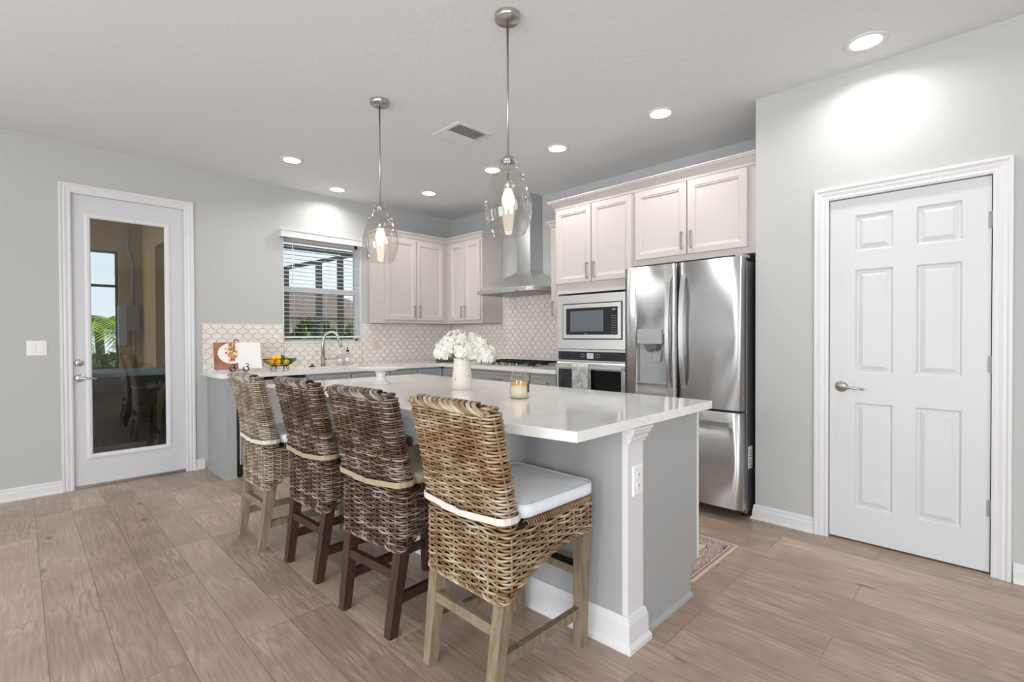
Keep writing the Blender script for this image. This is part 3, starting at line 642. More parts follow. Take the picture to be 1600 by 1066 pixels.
# perimeter worktop, rounded left end, cutout for the sink
CF = 4.70; CFX = 3.54
out = []
def arc(cx, cy, r, a0, a1, n=8): return [(cx + r * math.cos(math.radians(a0 + (a1 - a0) * i / n)), cy + r * math.sin(math.radians(a0 + (a1 - a0) * i / n))) for i in range(n + 1)]
out = [(XK - 0.001, YL - 0.001), (1.21, YL - 0.001)] + [(1.21, 4.86)] + arc(1.35, 4.84, 0.14, 180, 270, 8) + [(CFX, CF), (CFX, 2.962), (XK - 0.001, 2.962)]
b = MB().hull([(x, y, CT0) for x, y in out], [(x, y, CT1) for x, y in out])
cnt = b.obj('worktop', 'quartz'); tag(cnt, 'white L-shaped quartz worktop running along the tiled walls', 'countertop')
SX0, SX1, SY0, SY1 = 2.10, 2.72, 4.80, 5.16
carve(cnt, MB().box(SX0, SX1, SY0, SY1, 0.80, 1.0).obj('cutter', 'quartz'))
t = thing('sink', (2.41, 4.98, 0.76), 'undermount stainless sink set into the worktop below the window', 'sink')
b = MB(); z0, z1 = 0.70, 0.8755
b.box(SX0 - 0.01, SX1 + 0.01, SY0 - 0.01, SY1 + 0.01, z0 - 0.004, z0); b.box(SX0 - 0.012, SX0, SY0 - 0.01, SY1 + 0.01, z0, z1).box(SX1, SX1 + 0.012, SY0 - 0.01, SY1 + 0.01, z0, z1).box(SX0, SX1, SY0 - 0.012, SY0, z0, z1).box(SX0, SX1, SY1, SY1 + 0.012, z0, z1)
pobj(b, 'basin', 'steel_plain', t)
pobj(MB().lathe([(0.0005, z0 + 0.001), (0.045, z0 + 0.001), (0.045, z0 + 0.003), (0.03, z0 + 0.002), (0.0005, z0 + 0.002)], 2.41, 4.98, 24), 'drain', 'chrome', t)

# faucet
t = thing('faucet', (2.33, 5.225, CT1), 'brushed steel pull-down gooseneck faucet behind the sink', 'faucet')
fp = [(0, 0, 0.0), (0, 0, 0.25), (0.005, -0.004, 0.30), (0.022, -0.018, 0.345), (0.055, -0.045, 0.372), (0.09, -0.074, 0.37), (0.115, -0.095, 0.345), (0.128, -0.106, 0.30), (0.135, -0.112, 0.27)]
b = MB().tube([(0, 0, 0), (0, 0, 0.004)], 0.03, 20); b.tube(fp, [0.024, 0.015, 0.0135, 0.013, 0.013, 0.013, 0.013, 0.013, 0.013], 16); b.obj('spout', 'nickel', t)
MB().tube([(0.133, -0.110, 0.285), (0.142, -0.118, 0.235), (0.148, -0.123, 0.205)], [0.015, 0.017, 0.019], 14).obj('spray_head', 'nickel', t)
MB().tube([(0.015, -0.008, 0.08), (0.045, -0.026, 0.08), (0.06, -0.035, 0.082), (0.10, -0.06, 0.086)], [0.012, 0.012, 0.005, 0.005], 10).obj('lever', 'nickel', t)
tag(MB().lathe([(0.0005, 0.03), (0.010, 0.03), (0.011, 0.014), (0.032, 0.008), (0.034, 0.0), (0.0005, 0.0)], 0, 0, 24).obj('air_switch', 'iron', loc=(2.20, 5.20, CT1)), 'small dark round button cap on the worktop left of the faucet', 'button')
# soap bottles
def bottle(loc, label, glassm, hh, dark):
    t = thing('soap_dispenser', loc, label, 'soap dispenser')
    MB().lathe([(0.0005, 0), (0.033, 0), (0.035, 0.006), (0.035, hh * .72), (0.030, hh * .82), (0.014, hh * .9), (0.014, hh)], 0, 0, 24).obj('bottle', glassm, t)
    MB().lathe([(0.0005, 0.004), (0.031, 0.004), (0.031, hh * .55), (0.0005, hh * .55)], 0, 0, 20).obj('soap', 'soap_clear', t)
    b = MB().lathe([(0.016, hh), (0.016, hh + 0.018), (0.006, hh + 0.022), (0.005, hh + 0.05), (0.0005, hh + 0.05)], 0, 0, 14, cap=False); b.tube([(0, 0, hh + 0.048), (-0.02, -0.03, hh + 0.046)], 0.0055, 8)
    b.obj('pump', dark, t)
    for z, wd in ((hh * .66, 0.028), (hh * .20, 0.034)):
        b = MB()
        for k in range(5):
            a = -2.2 + (k - 2) * wd / 5 / 0.0355
            c, s_ = math.cos(a), math.sin(a); tx, ty = -s_, c; r = 0.0356
            b.add([(r * c + tx * q, r * s_ + ty * q, z + e) for q, e in ((-.0022, -.003), (.0022, -.003), (.0022, .003), (-.0022, .003))], [(0, 1, 2, 3)])
        b.obj('label_print', 'black_plastic', t)
bottle((2.62, 5.235, CT1), 'clear glass soap dispenser with black pump, right of the faucet', 'jar_glass', 0.15, 'black_plastic')
bottle((2.545, 5.27, CT1), 'clear glass bottle with pale pump beside the black-pump dispenser', 'jar_glass', 0.13, 'white_plastic')
# outlet on tile
def outlet(root, fn, m='white_plastic'):
    MB().rings(-0.036, 0.036, -0.06, 0.06, [(0, 0), (0.0, 0.004), (0.004, 0.007)], fn).obj('plate', m, root)
    for z in (-0.022, 0.022):
        b = MB().rings(-0.016, 0.016, z - 0.016, z + 0.016, [(0, 0.0065), (0.003, 0.009)], fn); q = b.obj('socket', m, root)
        b = MB()
        for u, h in ((-0.006, 0.009), (0.006, 0.007)): b.rings(u - 0.0012, u + 0.0012, z - h / 2 + 0.002, z + h / 2 + 0.002, [(0, 0.0085), (0, 0.0095)], fn)
        b.rings(-0.002, 0.002, z - 0.011, z - 0.007, [(0, 0.0085), (0, 0.0095)], fn); b.obj('slot', 'black_plastic', q)
t = thing('wall_outlet', (3.02, YL - 0.007, 1.13), 'beige wall outlet on the tiled wall under the cabinet by the window', 'outlet'); outlet(t, lambda u, v, h: (u, -h, v), 'caulk')

# ------------------------------------------------------------------ range hood and cooktop
t = thing('range_hood', (XK, 3.78, 1.70), 'stainless chimney range hood above the cooktop', 'range hood')
X0, X1, Y0, Y1 = 3.665, XK - 0.008, 3.335, 4.215; cx0, cy0, cy1 = 3.96, 3.665, 3.875
b = MB(); z = 1.745
b.hull([(X0, Y0, z), (X1, Y0, z), (X1, Y1, z), (X0, Y1, z)], [(cx0, cy0, 1.945), (X1, cy0, 1.945), (X1, cy1, 1.945), (cx0, cy1, 1.945)]); pobj(b, 'canopy', 'steel_plain', t)
b = MB().box(X0, X1, Y0, Y1, 1.700, 1.745, bev=0.003); pobj(b, 'rim', 'steel_plain', t)
pobj(MB().box(X0 + 0.03, X1 - 0.03, Y0 + 0.03, Y1 - 0.03, 1.694, 1.701), 'filter', 'steel_dark', t)
pobj(MB().box(cx0 + 0.005, X1, cy0 + 0.003, cy1 - 0.003, 1.945, 2.40).box(cx0 + 0.012, X1, cy0 + 0.009, cy1 - 0.009, 2.40, H - 0.001), 'chimney', 'steel', t)
b = MB().box(X0 - 0.002, X0 + 0.001, 3.37, 3.45, 1.706, 1.735); pobj(b, 'badge', 'white_plastic', t)
b = MB()
for k in range(6): b.box(X0 - 0.0028, X0 - 0.002, 3.385 + k * 0.008, 3.390 + k * 0.008, 1.716, 1.724)
pobj(b, 'badge_print', 'black_plastic', t)
pobj(MB().box(X0 - 0.002, X0 + 0.001, 3.56, 3.60, 1.700, 1.706), 'switch', 'black_plastic', t)
t = thing('gas_cooktop', (3.86, 3.76, CT1), 'stainless gas cooktop with black iron grates under the range hood', 'cooktop')
pobj(MB().box(3.60, 4.12, 3.32, 4.20, CT1 + 0.0005, CT1 + 0.012, bev=0.003), 'tray', 'steel_plain', t)
for k in range(3):
    y = 3.355 + k * 0.275; b = MB(); x0, x1, y0, y1, z = 3.68, 4.10, y, y + 0.265, CT1 + 0.042
    for a in (y0, y1): b.bar((x0, a, z), (x1, a, z), 0.013)
    for a in (x0, (x0 + x1) / 2, x1): b.bar((a, y0, z), (a, y1, z), 0.013)
    for cx_ in ((x0 * 3 + x1) / 4, (x0 + x1 * 3) / 4):
        b.bar((cx_, y0, z + 0.004), (cx_, y1, z + 0.004), 0.010); b.bar((cx_ - .09, (y0 + y1) / 2, z + 0.004), (cx_ + .09, (y0 + y1) / 2, z + 0.004), 0.010)
    for a in (x0, x1):
        for c in (y0, y1): b.bar((a, c, CT1 + 0.012), (a, c, z), 0.013)
    pobj(b, 'grate', 'black_metal', t)
for bx_, by_ in ((3.79, 3.49), (4.0, 3.49), (3.90, 3.76), (3.79, 4.03), (4.0, 4.03)):
    pobj(MB().lathe([(0.045, CT1 + 0.012), (0.045, CT1 + 0.022), (0.032, CT1 + 0.024), (0.032, CT1 + 0.032), (0.0005, CT1 + 0.033)], bx_, by_, 20), 'burner', 'black_metal', t)
for k in range(5): pobj(MB().lathe([(0.019, CT1 + 0.012), (0.018, CT1 + 0.034), (0.0005, CT1 + 0.035)], 3.635, 3.56 + k * 0.10, 16), 'knob', 'steel_dark', t)

# ------------------------------------------------------------------ microwave, wall oven, towel
t = thing('microwave', (3.55, 2.55, 1.12), 'built-in stainless microwave above the wall oven', 'microwave')
fn = FX(OX - 0.001)
b = MB(); u0, u1, v0, v1 = 2.165, 2.932, 1.117, 1.600
b.rings(u0, u1, v0, v1, [(0, 0), (0, 0.018), (0.002, 0.020)], fn, cap=False)
iu0, iu1, iv0, iv1 = 2.232, 2.868, 1.200, 1.525
def frame_face(b, fn, o, i, h, mi=0):
    q = [(o[0], o[2]), (o[1], o[2]), (o[1], o[3]), (o[0], o[3]), (i[0], i[2]), (i[1], i[2]), (i[1], i[3]), (i[0], i[3])]
    b.add([fn(a, c, h) for a, c in q], [(0, 1, 5, 4), (1, 2, 6, 5), (2, 3, 7, 6), (3, 0, 4, 7)], mi)
frame_face(b, fn, (u0 + .002, u1 - .002, v0 + .002, v1 - .002), (iu0, iu1, iv0, iv1), 0.020)
pobj(b, 'trim_kit', 'steel_plain', t)
b = MB().box(OX - 0.014, OX + 0.40, iu0 + 0.001, iu1 - 0.001, iv0 + 0.001, iv1 - 0.001); pobj(b, 'body', 'black_plastic', t)
b = MB(); b.rings(iu0 + 0.010, iu1 - 0.010, iv0 + 0.010, iv1 - 0.010, [(0, 0.013), (0, 0.026), (0.002, 0.028), (0.034, 0.028), (0.034, 0.026)], fn, cap=False); pobj(b, 'door_frame', 'steel_plain', t)
b = MB(); b.rings(2.274, 2.826, 1.240, 1.487, [(0, 0.014), (0, 0.0265)], fn); pobj(b, 'glass_front', 'black_glass', t)
b = MB(); b.rings(2.424, 2.776, 1.272, 1.455, [(0, 0.0266), (0.001, 0.0272)], fn); q = pobj(b, 'viewing_window', 'window_grey' if 'window_grey' in MATS else (mat('window_grey', (96, 104, 110), 0.08, coat=0.5) and 'window_grey'), t)
b = MB()
for j in range(8):
    for i in range(3): b.rings(2.292 + i * 0.018, 2.300 + i * 0.018, 1.262 + j * 0.020, 1.266 + j * 0.020, [(0, 0.0266), (0, 0.0272)], fn)
pobj(b, 'keypad_print', 'grey_plastic', t)
pobj(MB().rings(2.300, 2.330, 1.452, 1.464, [(0, 0.0266), (0, 0.0272)], fn), 'clock_display', 'grey_plastic', t); b = MB()
for k in range(4): b.rings(2.59 + k * 0.008, 2.595 + k * 0.008, 1.249, 1.256, [(0, 0.0266), (0, 0.0272)], fn)
pobj(b, 'maker_badge', 'grey_plastic', t)

t = thing('wall_oven', (3.55, 2.55, 0.43), 'built-in stainless wall oven with black glass below the microwave', 'oven')
b = MB().box(OX - 0.012, OX + 0.56, 2.168, 2.932, 0.435, 1.112); pobj(b, 'body', 'steel_plain', t)
b = MB(); b.rings(2.178, 2.925, 1.003, 1.108, [(0, 0.011), (0, 0.03), (0.008, 0.032)], fn, cap=False); frame_face(b, fn, (2.186, 2.917, 1.011, 1.100), (2.192, 2.911, 1.017, 1.094), 0.032); pobj(b, 'panel_frame', 'steel_plain', t)
b = MB(); b.rings(2.190, 2.913, 1.015, 1.096, [(0, 0.012), (0, 0.030)], fn); cp = pobj(b, 'control_panel', 'black_glass', t)
b = MB(); b.rings(2.520, 2.590, 1.033, 1.082, [(0, 0.0302), (0, 0.0306)], fn); pobj(b, 'display', mat('display_glow', (150, 160, 166), 0.3, emit=0.35, ecol=(190, 205, 215)).name, t)
for us in ((2.475, 2.49, 2.455), (2.62, 2.635, 2.65)):
    b = MB()
    for u in us: b.rings(u, u + 0.007, 1.045, 1.052, [(0, 0.0302), (0, 0.0306)], fn); b.rings(u, u + 0.007, 1.066, 1.073, [(0, 0.0302), (0, 0.0306)], fn)
    pobj(b, 'keypad_print', 'grey_plastic', t)
b = MB(); b.rings(2.178, 2.925, 0.445, 0.995, [(0, 0.011), (0, 0.036), (0.004, 0.040)], fn, cap=False); frame_face(b, fn, (2.182, 2.921, 0.449, 0.991), (2.236, 2.905, 0.52, 0.935), 0.040); od = pobj(b, 'oven_door', 'steel_plain', t)
b = MB(); b.rings(2.230, 2.910, 0.515, 0.94, [(0, 0.013), (0, 0.037)], fn).obj('door_glass', 'black_glass', od)
b = MB(); xh = OX - 0.085
b.box(xh - 0.012, xh + 0.012, 2.20, 2.90, 0.945, 0.975, bev=0.006); b.box(xh, OX - 0.04, 2.215, 2.235, 0.95, 0.97).box(xh, OX - 0.04, 2.865, 2.885, 0.95, 0.97); b.obj('handle', 'steel_plain', od)
# towel over the handle
b = MB(); ty0, ty1 = 2.525, 2.700
def tw(u, v):
    y = ty0 + (ty1 - ty0) * u; s_ = v; wv = 0.004 * math.sin(u * 19) * min(1, abs(v - 0.5) * 4)
    if v < 0.45: z = 0.60 + (0.965 - 0.60) * v / 0.45; x = xh - 0.018 + wv
    elif v < 0.55: a = PI * (v - 0.45) / 0.1; z = 0.965 + 0.020 * math.sin(a); x = xh - 0.018 * math.cos(a) + wv
    else: z = 0.965 - 0.30 * (v - 0.55) / 0.45; x = xh + 0.018 + wv * .4
    return (x, y, z)
b.grid(16, 40, tw); o = b.obj('dish_towel', 'towel'); tag(o, 'pale grey patterned dish towel draped over the oven handle', 'towel')
md = o.modifiers.new('thick', 'SOLIDIFY'); md.thickness = 0.004; md.offset = 0

# ------------------------------------------------------------------ refrigerator
t = thing('refrigerator', (3.75, 1.66, 0), 'stainless french-door refrigerator with ice dispenser beside the pantry wall', 'refrigerator')
FX0 = 3.44
b = MB().box(FX0, 4.10, 1.212, 2.10, 0.035, 1.735, bev=0.004); pobj(b, 'body', 'steel_dark', t)
def fdoor(name, y0, y1, z0, z1, x0=3.35, x1=3.432):
    n = 14; sec = [(x1, y1), (x1, y0)]
    for i in range(n + 1):
        s_ = i / n; y = y0 + (y1 - y0) * s_; e = min(s_, 1 - s_) * (y1 - y0)
        rr = 0.010; dx = (rr - math.sqrt(max(0, rr * rr - (rr - min(e, rr)) ** 2)))
        yc = (y - 1.655) / 0.445; sec.append((x0 + dx + 0.006 * yc * yc, y))
    secs = []
    for z in (z0, z1): secs.append([(x, y, z) for x, y in sec])
    b = MB().hull(secs[0], secs[1], 0, False)
    for k in range(2, 2 + n): b.sm[k] = True
    return pobj(b, name, 'steel', t)
ld = fdoor('door', 1.668, 2.100, 0.732, 1.757); rd = fdoor('door', 1.212, 1.654, 0.732, 1.757); fd = fdoor('freezer_drawer', 1.212, 2.100, 0.070, 0.716)
cut = MB().box(3.30, 3.405, 1.748, 1.990, 0.880, 1.248).obj('cutter', 'steel'); cut.location = (0, 0, 0)
bpy.context.view_layer.update(); carve(ld, cut)
b = MB().box(3.398, 3.404, 1.749, 1.989, 0.881, 1.247); pobj(b, 'dispenser_recess', 'grey_plastic', t)
b = MB(); b.box(3.325, 3.40, 1.770, 1.972, 1.172, 1.282, bev=0.004); dp = pobj(b, 'dispenser_panel', 'grey_plastic', t)
b = MB()
for k in range(5): b.box(3.3243, 3.3250, 1.79 + k * 0.036, 1.802 + k * 0.036, 1.205, 1.209)
b.obj('button_print', 'steel_dark', dp); MB().box(3.3243, 3.3250, 1.86, 1.885, 1.266, 1.270).obj('filter_print', 'steel_dark', dp)
b = MB(); b.hull([(3.345, 1.83, 1.13), (3.40, 1.82, 1.11), (3.40, 1.92, 1.11), (3.345, 1.91, 1.13)], [(3.338, 1.815, 1.172), (3.40, 1.80, 1.172), (3.40, 1.94, 1.172), (3.338, 1.925, 1.172)]); pobj(b, 'spout', 'steel_dark', t)
b = MB().hull([(3.355, 1.80, 1.045), (3.362, 1.80, 1.045), (3.362, 1.865, 1.045), (3.355, 1.865, 1.045)], [(3.385, 1.80, 1.125), (3.392, 1.80, 1.125), (3.392, 1.865, 1.125), (3.385, 1.865, 1.125)]); pobj(b, 'paddle', 'grey_plastic', t)
pobj(MB().box(3.340, 3.40, 1.745, 1.993, 0.872, 0.884, bev=0.002), 'drip_tray', 'steel_plain', t)
def bow(d, y, z0, z1):
    n = 16; b = MB(); lo = None
    for i in range(n):
        a, c = i / n, (i + 1) / n
        def X(s_): return 3.348 - 0.055 * math.sin(PI * s_) ** 0.55
        za, zc = z0 + (z1 - z0) * a, z0 + (z1 - z0) * c; xa, xc = X(a), X(c)
        b.add([(xa - .006, y - .015, za), (xa - .006, y + .015, za), (xa + .008, y + .015, za), (xa + .008, y - .015, za), (xc - .006, y - .015, zc), (xc - .006, y + .015, zc), (xc + .008, y + .015, zc), (xc + .008, y - .015, zc)], [(0, 1, 5, 4), (1, 2, 6, 5), (2, 3, 7, 6), (3, 0, 4, 7)] + ([(0, 1, 2, 3)] if i == 0 else []) + ([(4, 5, 6, 7)] if i == n - 1 else []))
    b.obj('handle', 'steel_plain', d, loc=(0, 0, 0))
bow(ld, 1.712, 0.855, 1.672); bow(rd, 1.608, 0.855, 1.672)
b = MB(); b.box(3.285, 3.305, 1.26, 2.05, 0.625, 0.665, bev=0.006).box(3.30, 3.36, 1.285, 1.31, 0.632, 0.658).box(3.30, 3.36, 2.0, 2.025, 0.632, 0.658); b.obj('handle', 'steel_plain', fd)
pobj(MB().box(3.37, 3.50, 1.214, 1.262, 1.7575, 1.775, bev=0.003), 'hinge_cover', 'grey_plastic', t)
pobj(MB().box(3.47, 3.54, 1.2095, 1.2118, 0.33, 0.48), 'rating_sticker', 'white_plastic', t)
b = MB()
for k in range(6): b.box(3.48, 3.53 - 0.006 * (k % 3), 1.2088, 1.2094, 0.345 + k * 0.021, 0.351 + k * 0.021)
pobj(b, 'sticker_print', 'steel_dark', t)
for (x, y) in ((3.50, 1.25), (3.50, 2.06), (4.05, 1.25), (4.05, 2.06)): pobj(MB().lathe([(0.018, 0.0), (0.018, 0.036)], x, y, 12, cap=True), 'foot', 'black_plastic', t)
# badge: ring emblem and the two letters LG
b = MB(); discX(b, 1.318, 1.695, 0.013, 3.3565, 0.002); pobj(b, 'badge', 'chrome', t)
fc = bpy.data.curves.new('badge_text', 'FONT'); fc.body = 'LG'; fc.size = 0.034; fc.extrude = 0.0006
fo = bpy.data.objects.new('badge_text', fc); COL.objects.link(fo); fo.rotation_euler = (PI / 2, 0, -PI / 2); fo.location = (3.3555, 1.300, 1.684)
bpy.context.view_layer.update(); me = bpy.data.meshes.new_from_object(fo.evaluated_get(bpy.context.evaluated_depsgraph_get())); mw = fo.matrix_world.copy(); bpy.data.objects.remove(fo, do_unlink=True)
me.transform(mw); me.materials.clear(); me.materials.append(MATS['chrome']); o = bpy.data.objects.new('badge_letters', me); COL.objects.link(o); o.parent = t; o.location = P(t)

# ------------------------------------------------------------------ island
def wx(y): return 1.675 - 0.045 * (y - 1.04)
t = thing('kitchen_island', (2.0, 2.3, 0), 'grey kitchen island base with white end post', 'kitchen island')
Y0, Y1 = 1.06, 3.50
def body(b, z0, z1, x1, mi=0):
    lo = [(wx(Y0), Y0, z0), (x1, Y0, z0), (x1, Y1, z0), (wx(Y1), Y1, z0)]; hi = [(x, y, z1) for x, y, _ in lo]; b.hull(lo, hi, mi)
b = MB(); body(b, 0.15, CT0 - 0.001, 2.31); body(b, 0.0, 0.15, 2.245); pobj(b, 'body', 'cab_grey', t)
b = MB().box(1.79, 2.312, 1.046, 1.0598, 0.15, CT0 - 0.001).box(1.79, 2.247, 1.046, 1.0598, 0.0, 0.15); pobj(b, 'side_panel', 'cab_grey', t)
pobj(MB().box(2.3125, 2.330, 1.044, 1.062, 0.155, CT0 - 0.001), 'face_frame', 'trim_white', t)
pobj(MB().sweep([(1.83, 1.046), (2.247, 1.046)], [(0, 0), (0.014, 0), (0.012, 0.012), (0.0, 0.02)], ID), 'shoe_moulding', 'cab_grey', t)
b = MB().box(wx(1.036) - 0.002, 1.79, 1.034, 1.0598, 0.0, CT0 - 0.001, bev=0.001); pobj(b, 'post', 'trim_white', t)
xa = wx(1.036) - 0.002
bp = [(0, 0.0), (0.026, 0.0), (0.026, 0.018), (0.016, 0.034), (0.014, 0.105), (0.010, 0.118), (0.006, 0.132), (0, 0.134)]
pobj(MB().sweep([(wx(Y1), Y1), (xa, 1.034), (1.79, 1.034), (1.79, 1.046)], bp, ID), 'base_moulding', 'trim_white', t)
cpf = [(0, 0.812), (0.006, 0.812), (0.009, 0.822), (0.013, 0.828), (0.015, 0.842), (0.022, 0.850), (0.026, 0.864), (0.030, 0.868), (0.030, 0.8745), (0, 0.8745)]
pobj(MB().sweep([(xa + 0.004, 1.10), (xa + 0.004, 1.034), (1.79, 1.034), (1.79, 1.046)][1:], cpf, ID), 'cap_moulding', 'trim_white', t)
for k in range(3):
    a = 1.09 + k * 0.80; pobj(MB().rings(a, a + 0.79, 0.16, 0.86, DOORP, lambda u, v, h: (2.31 + h, u, v)), 'door', 'cab_grey', t)
# top with a gently drifting seating edge
edge = [(1.322, 1.012), (1.277, 1.302), (1.212, 1.84), (1.190, 2.15), (1.165, 2.55), (1.140, 3.0), (1.130, 3.30), (1.130, 3.545)]
out = [(2.411, 1.012), (2.411, 3.548)] + edge[::-1]
b = MB().hull([(x, y, CT0) for x, y in out], [(x, y, CT1) for x, y in out])
o = b.obj('island_worktop', 'quartz'); tag(o, 'white quartz slab topping the kitchen island', 'countertop')
md = o.modifiers.new('bev', 'BEVEL'); md.width = 0.002; md.segments = 2
t = thing('wall_outlet', (1.742, 1.0338, 0.66), 'white duplex outlet on the white island end post', 'outlet'); outlet(t, lambda u, v, h: (u, -h, v))

# rug
o = MB().box(-0.295, 0.295, -0.90, 0.90, 0, 0.008, bev=0.002).obj('runner_rug', 'rug_weave', loc=(2.655, 1.985, 0.0005)); tag(o, 'mauve and cream patterned runner rug between the island and the oven wall', 'rug')

# ------------------------------------------------------------------ island objects
t = thing('cake_stand', (1.735, 2.993, CT1), 'white ceramic footed cake stand on the far end of the island', 'cake stand')
MB().lathe([(0.0005, 0.088), (0.03, 0.088), (0.10, 0.098), (0.142, 0.118), (0.146, 0.124), (0.143, 0.126), (0.10, 0.114), (0.0005, 0.112)], 0, 0, 48).obj('plate', 'ceramic_white', t)
MB().lathe([(0.0005, 0.0), (0.058, 0.0), (0.060, 0.005), (0.045, 0.012), (0.030, 0.035), (0.026, 0.06), (0.034, 0.088), (0.0005, 0.0885)], 0, 0, 40).obj('pedestal', 'ceramic_white', t); t.scale = (1.12, 1.12, 0.98)
VX, VY = 1.908, 2.336
o = MB().lathe([(0.0005, 0.0), (0.060, 0.0), (0.064, 0.004), (0.063, 0.03), (0.055, 0.12), (0.050, 0.175), (0.051, 0.190), (0.047, 0.190), (0.045, 0.17), (0.05, 0.12), (0.055, 0.02), (0.0005, 0.015)], 0, 0, 40).obj('vase', 'vase_stone', loc=(VX, VY, CT1)); tag(o, 'cream speckled tapered stone vase standing on the island', 'vase')
def floret(b, c, nrm, s, rot):
    nrm = Vector(nrm).normalized(); a = nrm.cross(Vector((0.3, 0.2, 0.9))).normalized(); d = nrm.cross(a)
    for k in range(4):
        t_ = rot + k * PI / 2; u = a * math.cos(t_) + d * math.sin(t_); v_ = nrm.cross(u); C = Vector(c)
        b.add([C, C + u * s * .45 - v_ * s * .42 + nrm * s * .12, C + u * s * .95 - v_ * s * .22 + nrm * s * .02, C + u * s * 1.02 + nrm * s * .08, C + u * s * .95 + v_ * s * .22 + nrm * s * .02, C + u * s * .45 + v_ * s * .42 + nrm * s * .12, C + u * s * .55 + nrm * s * .18],
              [(0, 1, 6), (1, 2, 6), (2, 3, 6), (3, 4, 6), (4, 5, 6), (5, 0, 6)], 0, True)
heads = [(-0.085, 0.06, 0.256), (-0.02, 0.0, 0.30), (0.06, -0.03, 0.285), (0.095, -0.09, 0.235), (-0.03, -0.06, 0.235), (-0.10, 0.09, 0.225), (0.02, 0.08, 0.27), (0.12, -0.13, 0.205), (0.03, -0.07, 0.22), (-0.06, 0.03, 0.285), (0.085, -0.07, 0.265)]
hproto = None; rnd = random.Random(5)
for i, (dx, dy, dz) in enumerate(heads):
    dx *= 0.84; dy *= 0.84
    t = thing('hydrangea', (VX, VY, CT1), 'white hydrangea stem in the speckled vase bouquet', 'flower', 0, 'white hydrangeas in the island vase')
    b = MB(); Rh = 0.061; nfl = 95
    for k in range(nfl):
        z = 1 - 1.55 * (k + 0.5) / nfl; r = math.sqrt(max(0, 1 - z * z)); a = k * 2.39996 + i
        nv = Vector((r * math.cos(a), r * math.sin(a), z)); j = Rh * rnd.uniform(0.86, 1.08)
        floret(b, Vector((dx, dy, dz)) + nv * j, nv + Vector((rnd.uniform(-.35, .35), rnd.uniform(-.35, .35), rnd.uniform(-.35, .35))), 0.0175 * rnd.uniform(.8, 1.15), rnd.uniform(0, 1.5))
    b.ball((dx, dy, dz), Rh * 0.70, seg=12)
    b.obj('blossom', 'petal', t, fix=False)
    b = MB().tube([(dx * 0.1, dy * 0.1, 0.03), (dx * 0.25, dy * 0.25, 0.16), (dx * 0.7, dy * 0.7, 0.20), (dx, dy, dz - 0.03)], 0.0028, 6)
    for k in range(4): a = k * 1.6 + i; b.tube([(dx * 0.7, dy * 0.7, 0.195), (dx * .85 + 0.03 * math.cos(a), dy * .85 + 0.03 * math.sin(a), 0.215)], 0.0018, 5)
    b.obj('stem', 'flower_stem', t)
# candle
t = thing('candle_jar', (1.839, 1.78, CT1), 'glass jar candle with amber wax on the near side of the island', 'candle')
MB().lathe([(0.0005, 0.0), (0.040, 0.0), (0.043, 0.004), (0.044, 0.085), (0.042, 0.098), (0.035, 0.106), (0.035, 0.118), (0.037, 0.120), (0.037, 0.126)], 0, 0, 40).obj('jar', 'jar_glass', t)
w_ = MB().lathe([(0.0005, 0.004), (0.040, 0.004), (0.0405, 0.060), (0.0005, 0.060)], 0, 0, 32).obj('wax', 'wax', t)
MB().lathe([(0.0405, 0.0601), (0.0405, 0.074), (0.0005, 0.073)], 0, 0, 32).obj('melted_wax', 'wax_top', t)
MB().tube([(0, 0, 0.073), (0, 0, 0.082)], 0.0012, 5).obj('wick', 'black_plastic', t); t.scale = (1.14, 1.14, 1.12)
b = MB(); v = []; f = []
for i in range(8):
    a = math.radians(-82 + i * 9)
    for z in (0.028, 0.078): v.append((0.0448 * math.cos(a), 0.0448 * math.sin(a), z))
for i in range(7): f.append((2 * i, 2 * i + 2, 2 * i + 3, 2 * i + 1))
b.add(v, f, 0, True).obj('label_sticker', 'jar_label', t)

# ------------------------------------------------------------------ back counter objects
# wire fruit bowl
BXc, BYc = 1.84, 5.12
t = thing('fruit_bowl', (BXc, BYc, CT1), 'black wire scroll-footed fruit basket on the back counter', 'bowl')
b = MB(); zr = 0.098
def ring(r, z, n=40): return [(r * math.cos(2 * PI * i / n), r * 0.85 * math.sin(2 * PI * i / n), z) for i in range(n)]
b.tube(ring(0.155, zr), 0.0035, 6, closed=True); b.tube(ring(0.155, zr - 0.018), 0.002, 6, closed=True); b.tube(ring(0.075, 0.034), 0.003, 6, closed=True); b.tube(ring(0.120, 0.062), 0.0018, 6, closed=True)
for k in range(28):
    a = 2 * PI * k / 28; b.tube([(math.cos(a) * r, math.sin(a) * r * .85, z) for r, z in ((0.155, zr), (0.140, 0.078), (0.115, 0.056), (0.075, 0.034), (0.03, 0.031), (0.0, 0.031))], 0.0015, 5)
b.obj('basket', 'iron', t)
for k in range(4):
    a = PI / 4 + k * PI / 2; pts = []
    for i in range(14): s_ = i / 13; th = -PI / 2 + s_ * 4.4; rr = 0.015 * (1 - 0.45 * s_); pts.append((0.083 + rr * math.cos(th), 0.0185 + rr * math.sin(th)))
    pts = [(0.072, 0.034)] + [(0.066, 0.02)] + pts
    MB().tube([(math.cos(a) * r, math.sin(a) * r * .9, z) for r, z in pts], 0.0030, 6).obj('foot', 'iron', t)
lm = [(-0.085, -0.02, 0.068), (-0.035, -0.06, 0.066), (-0.045, 0.02, 0.062), (-0.08, 0.05, 0.072), (-0.065, -0.01, 0.112), (-0.015, 0.045, 0.100), (0.045, -0.055, 0.066), (-0.02, -0.025, 0.115)]
lo_ = None
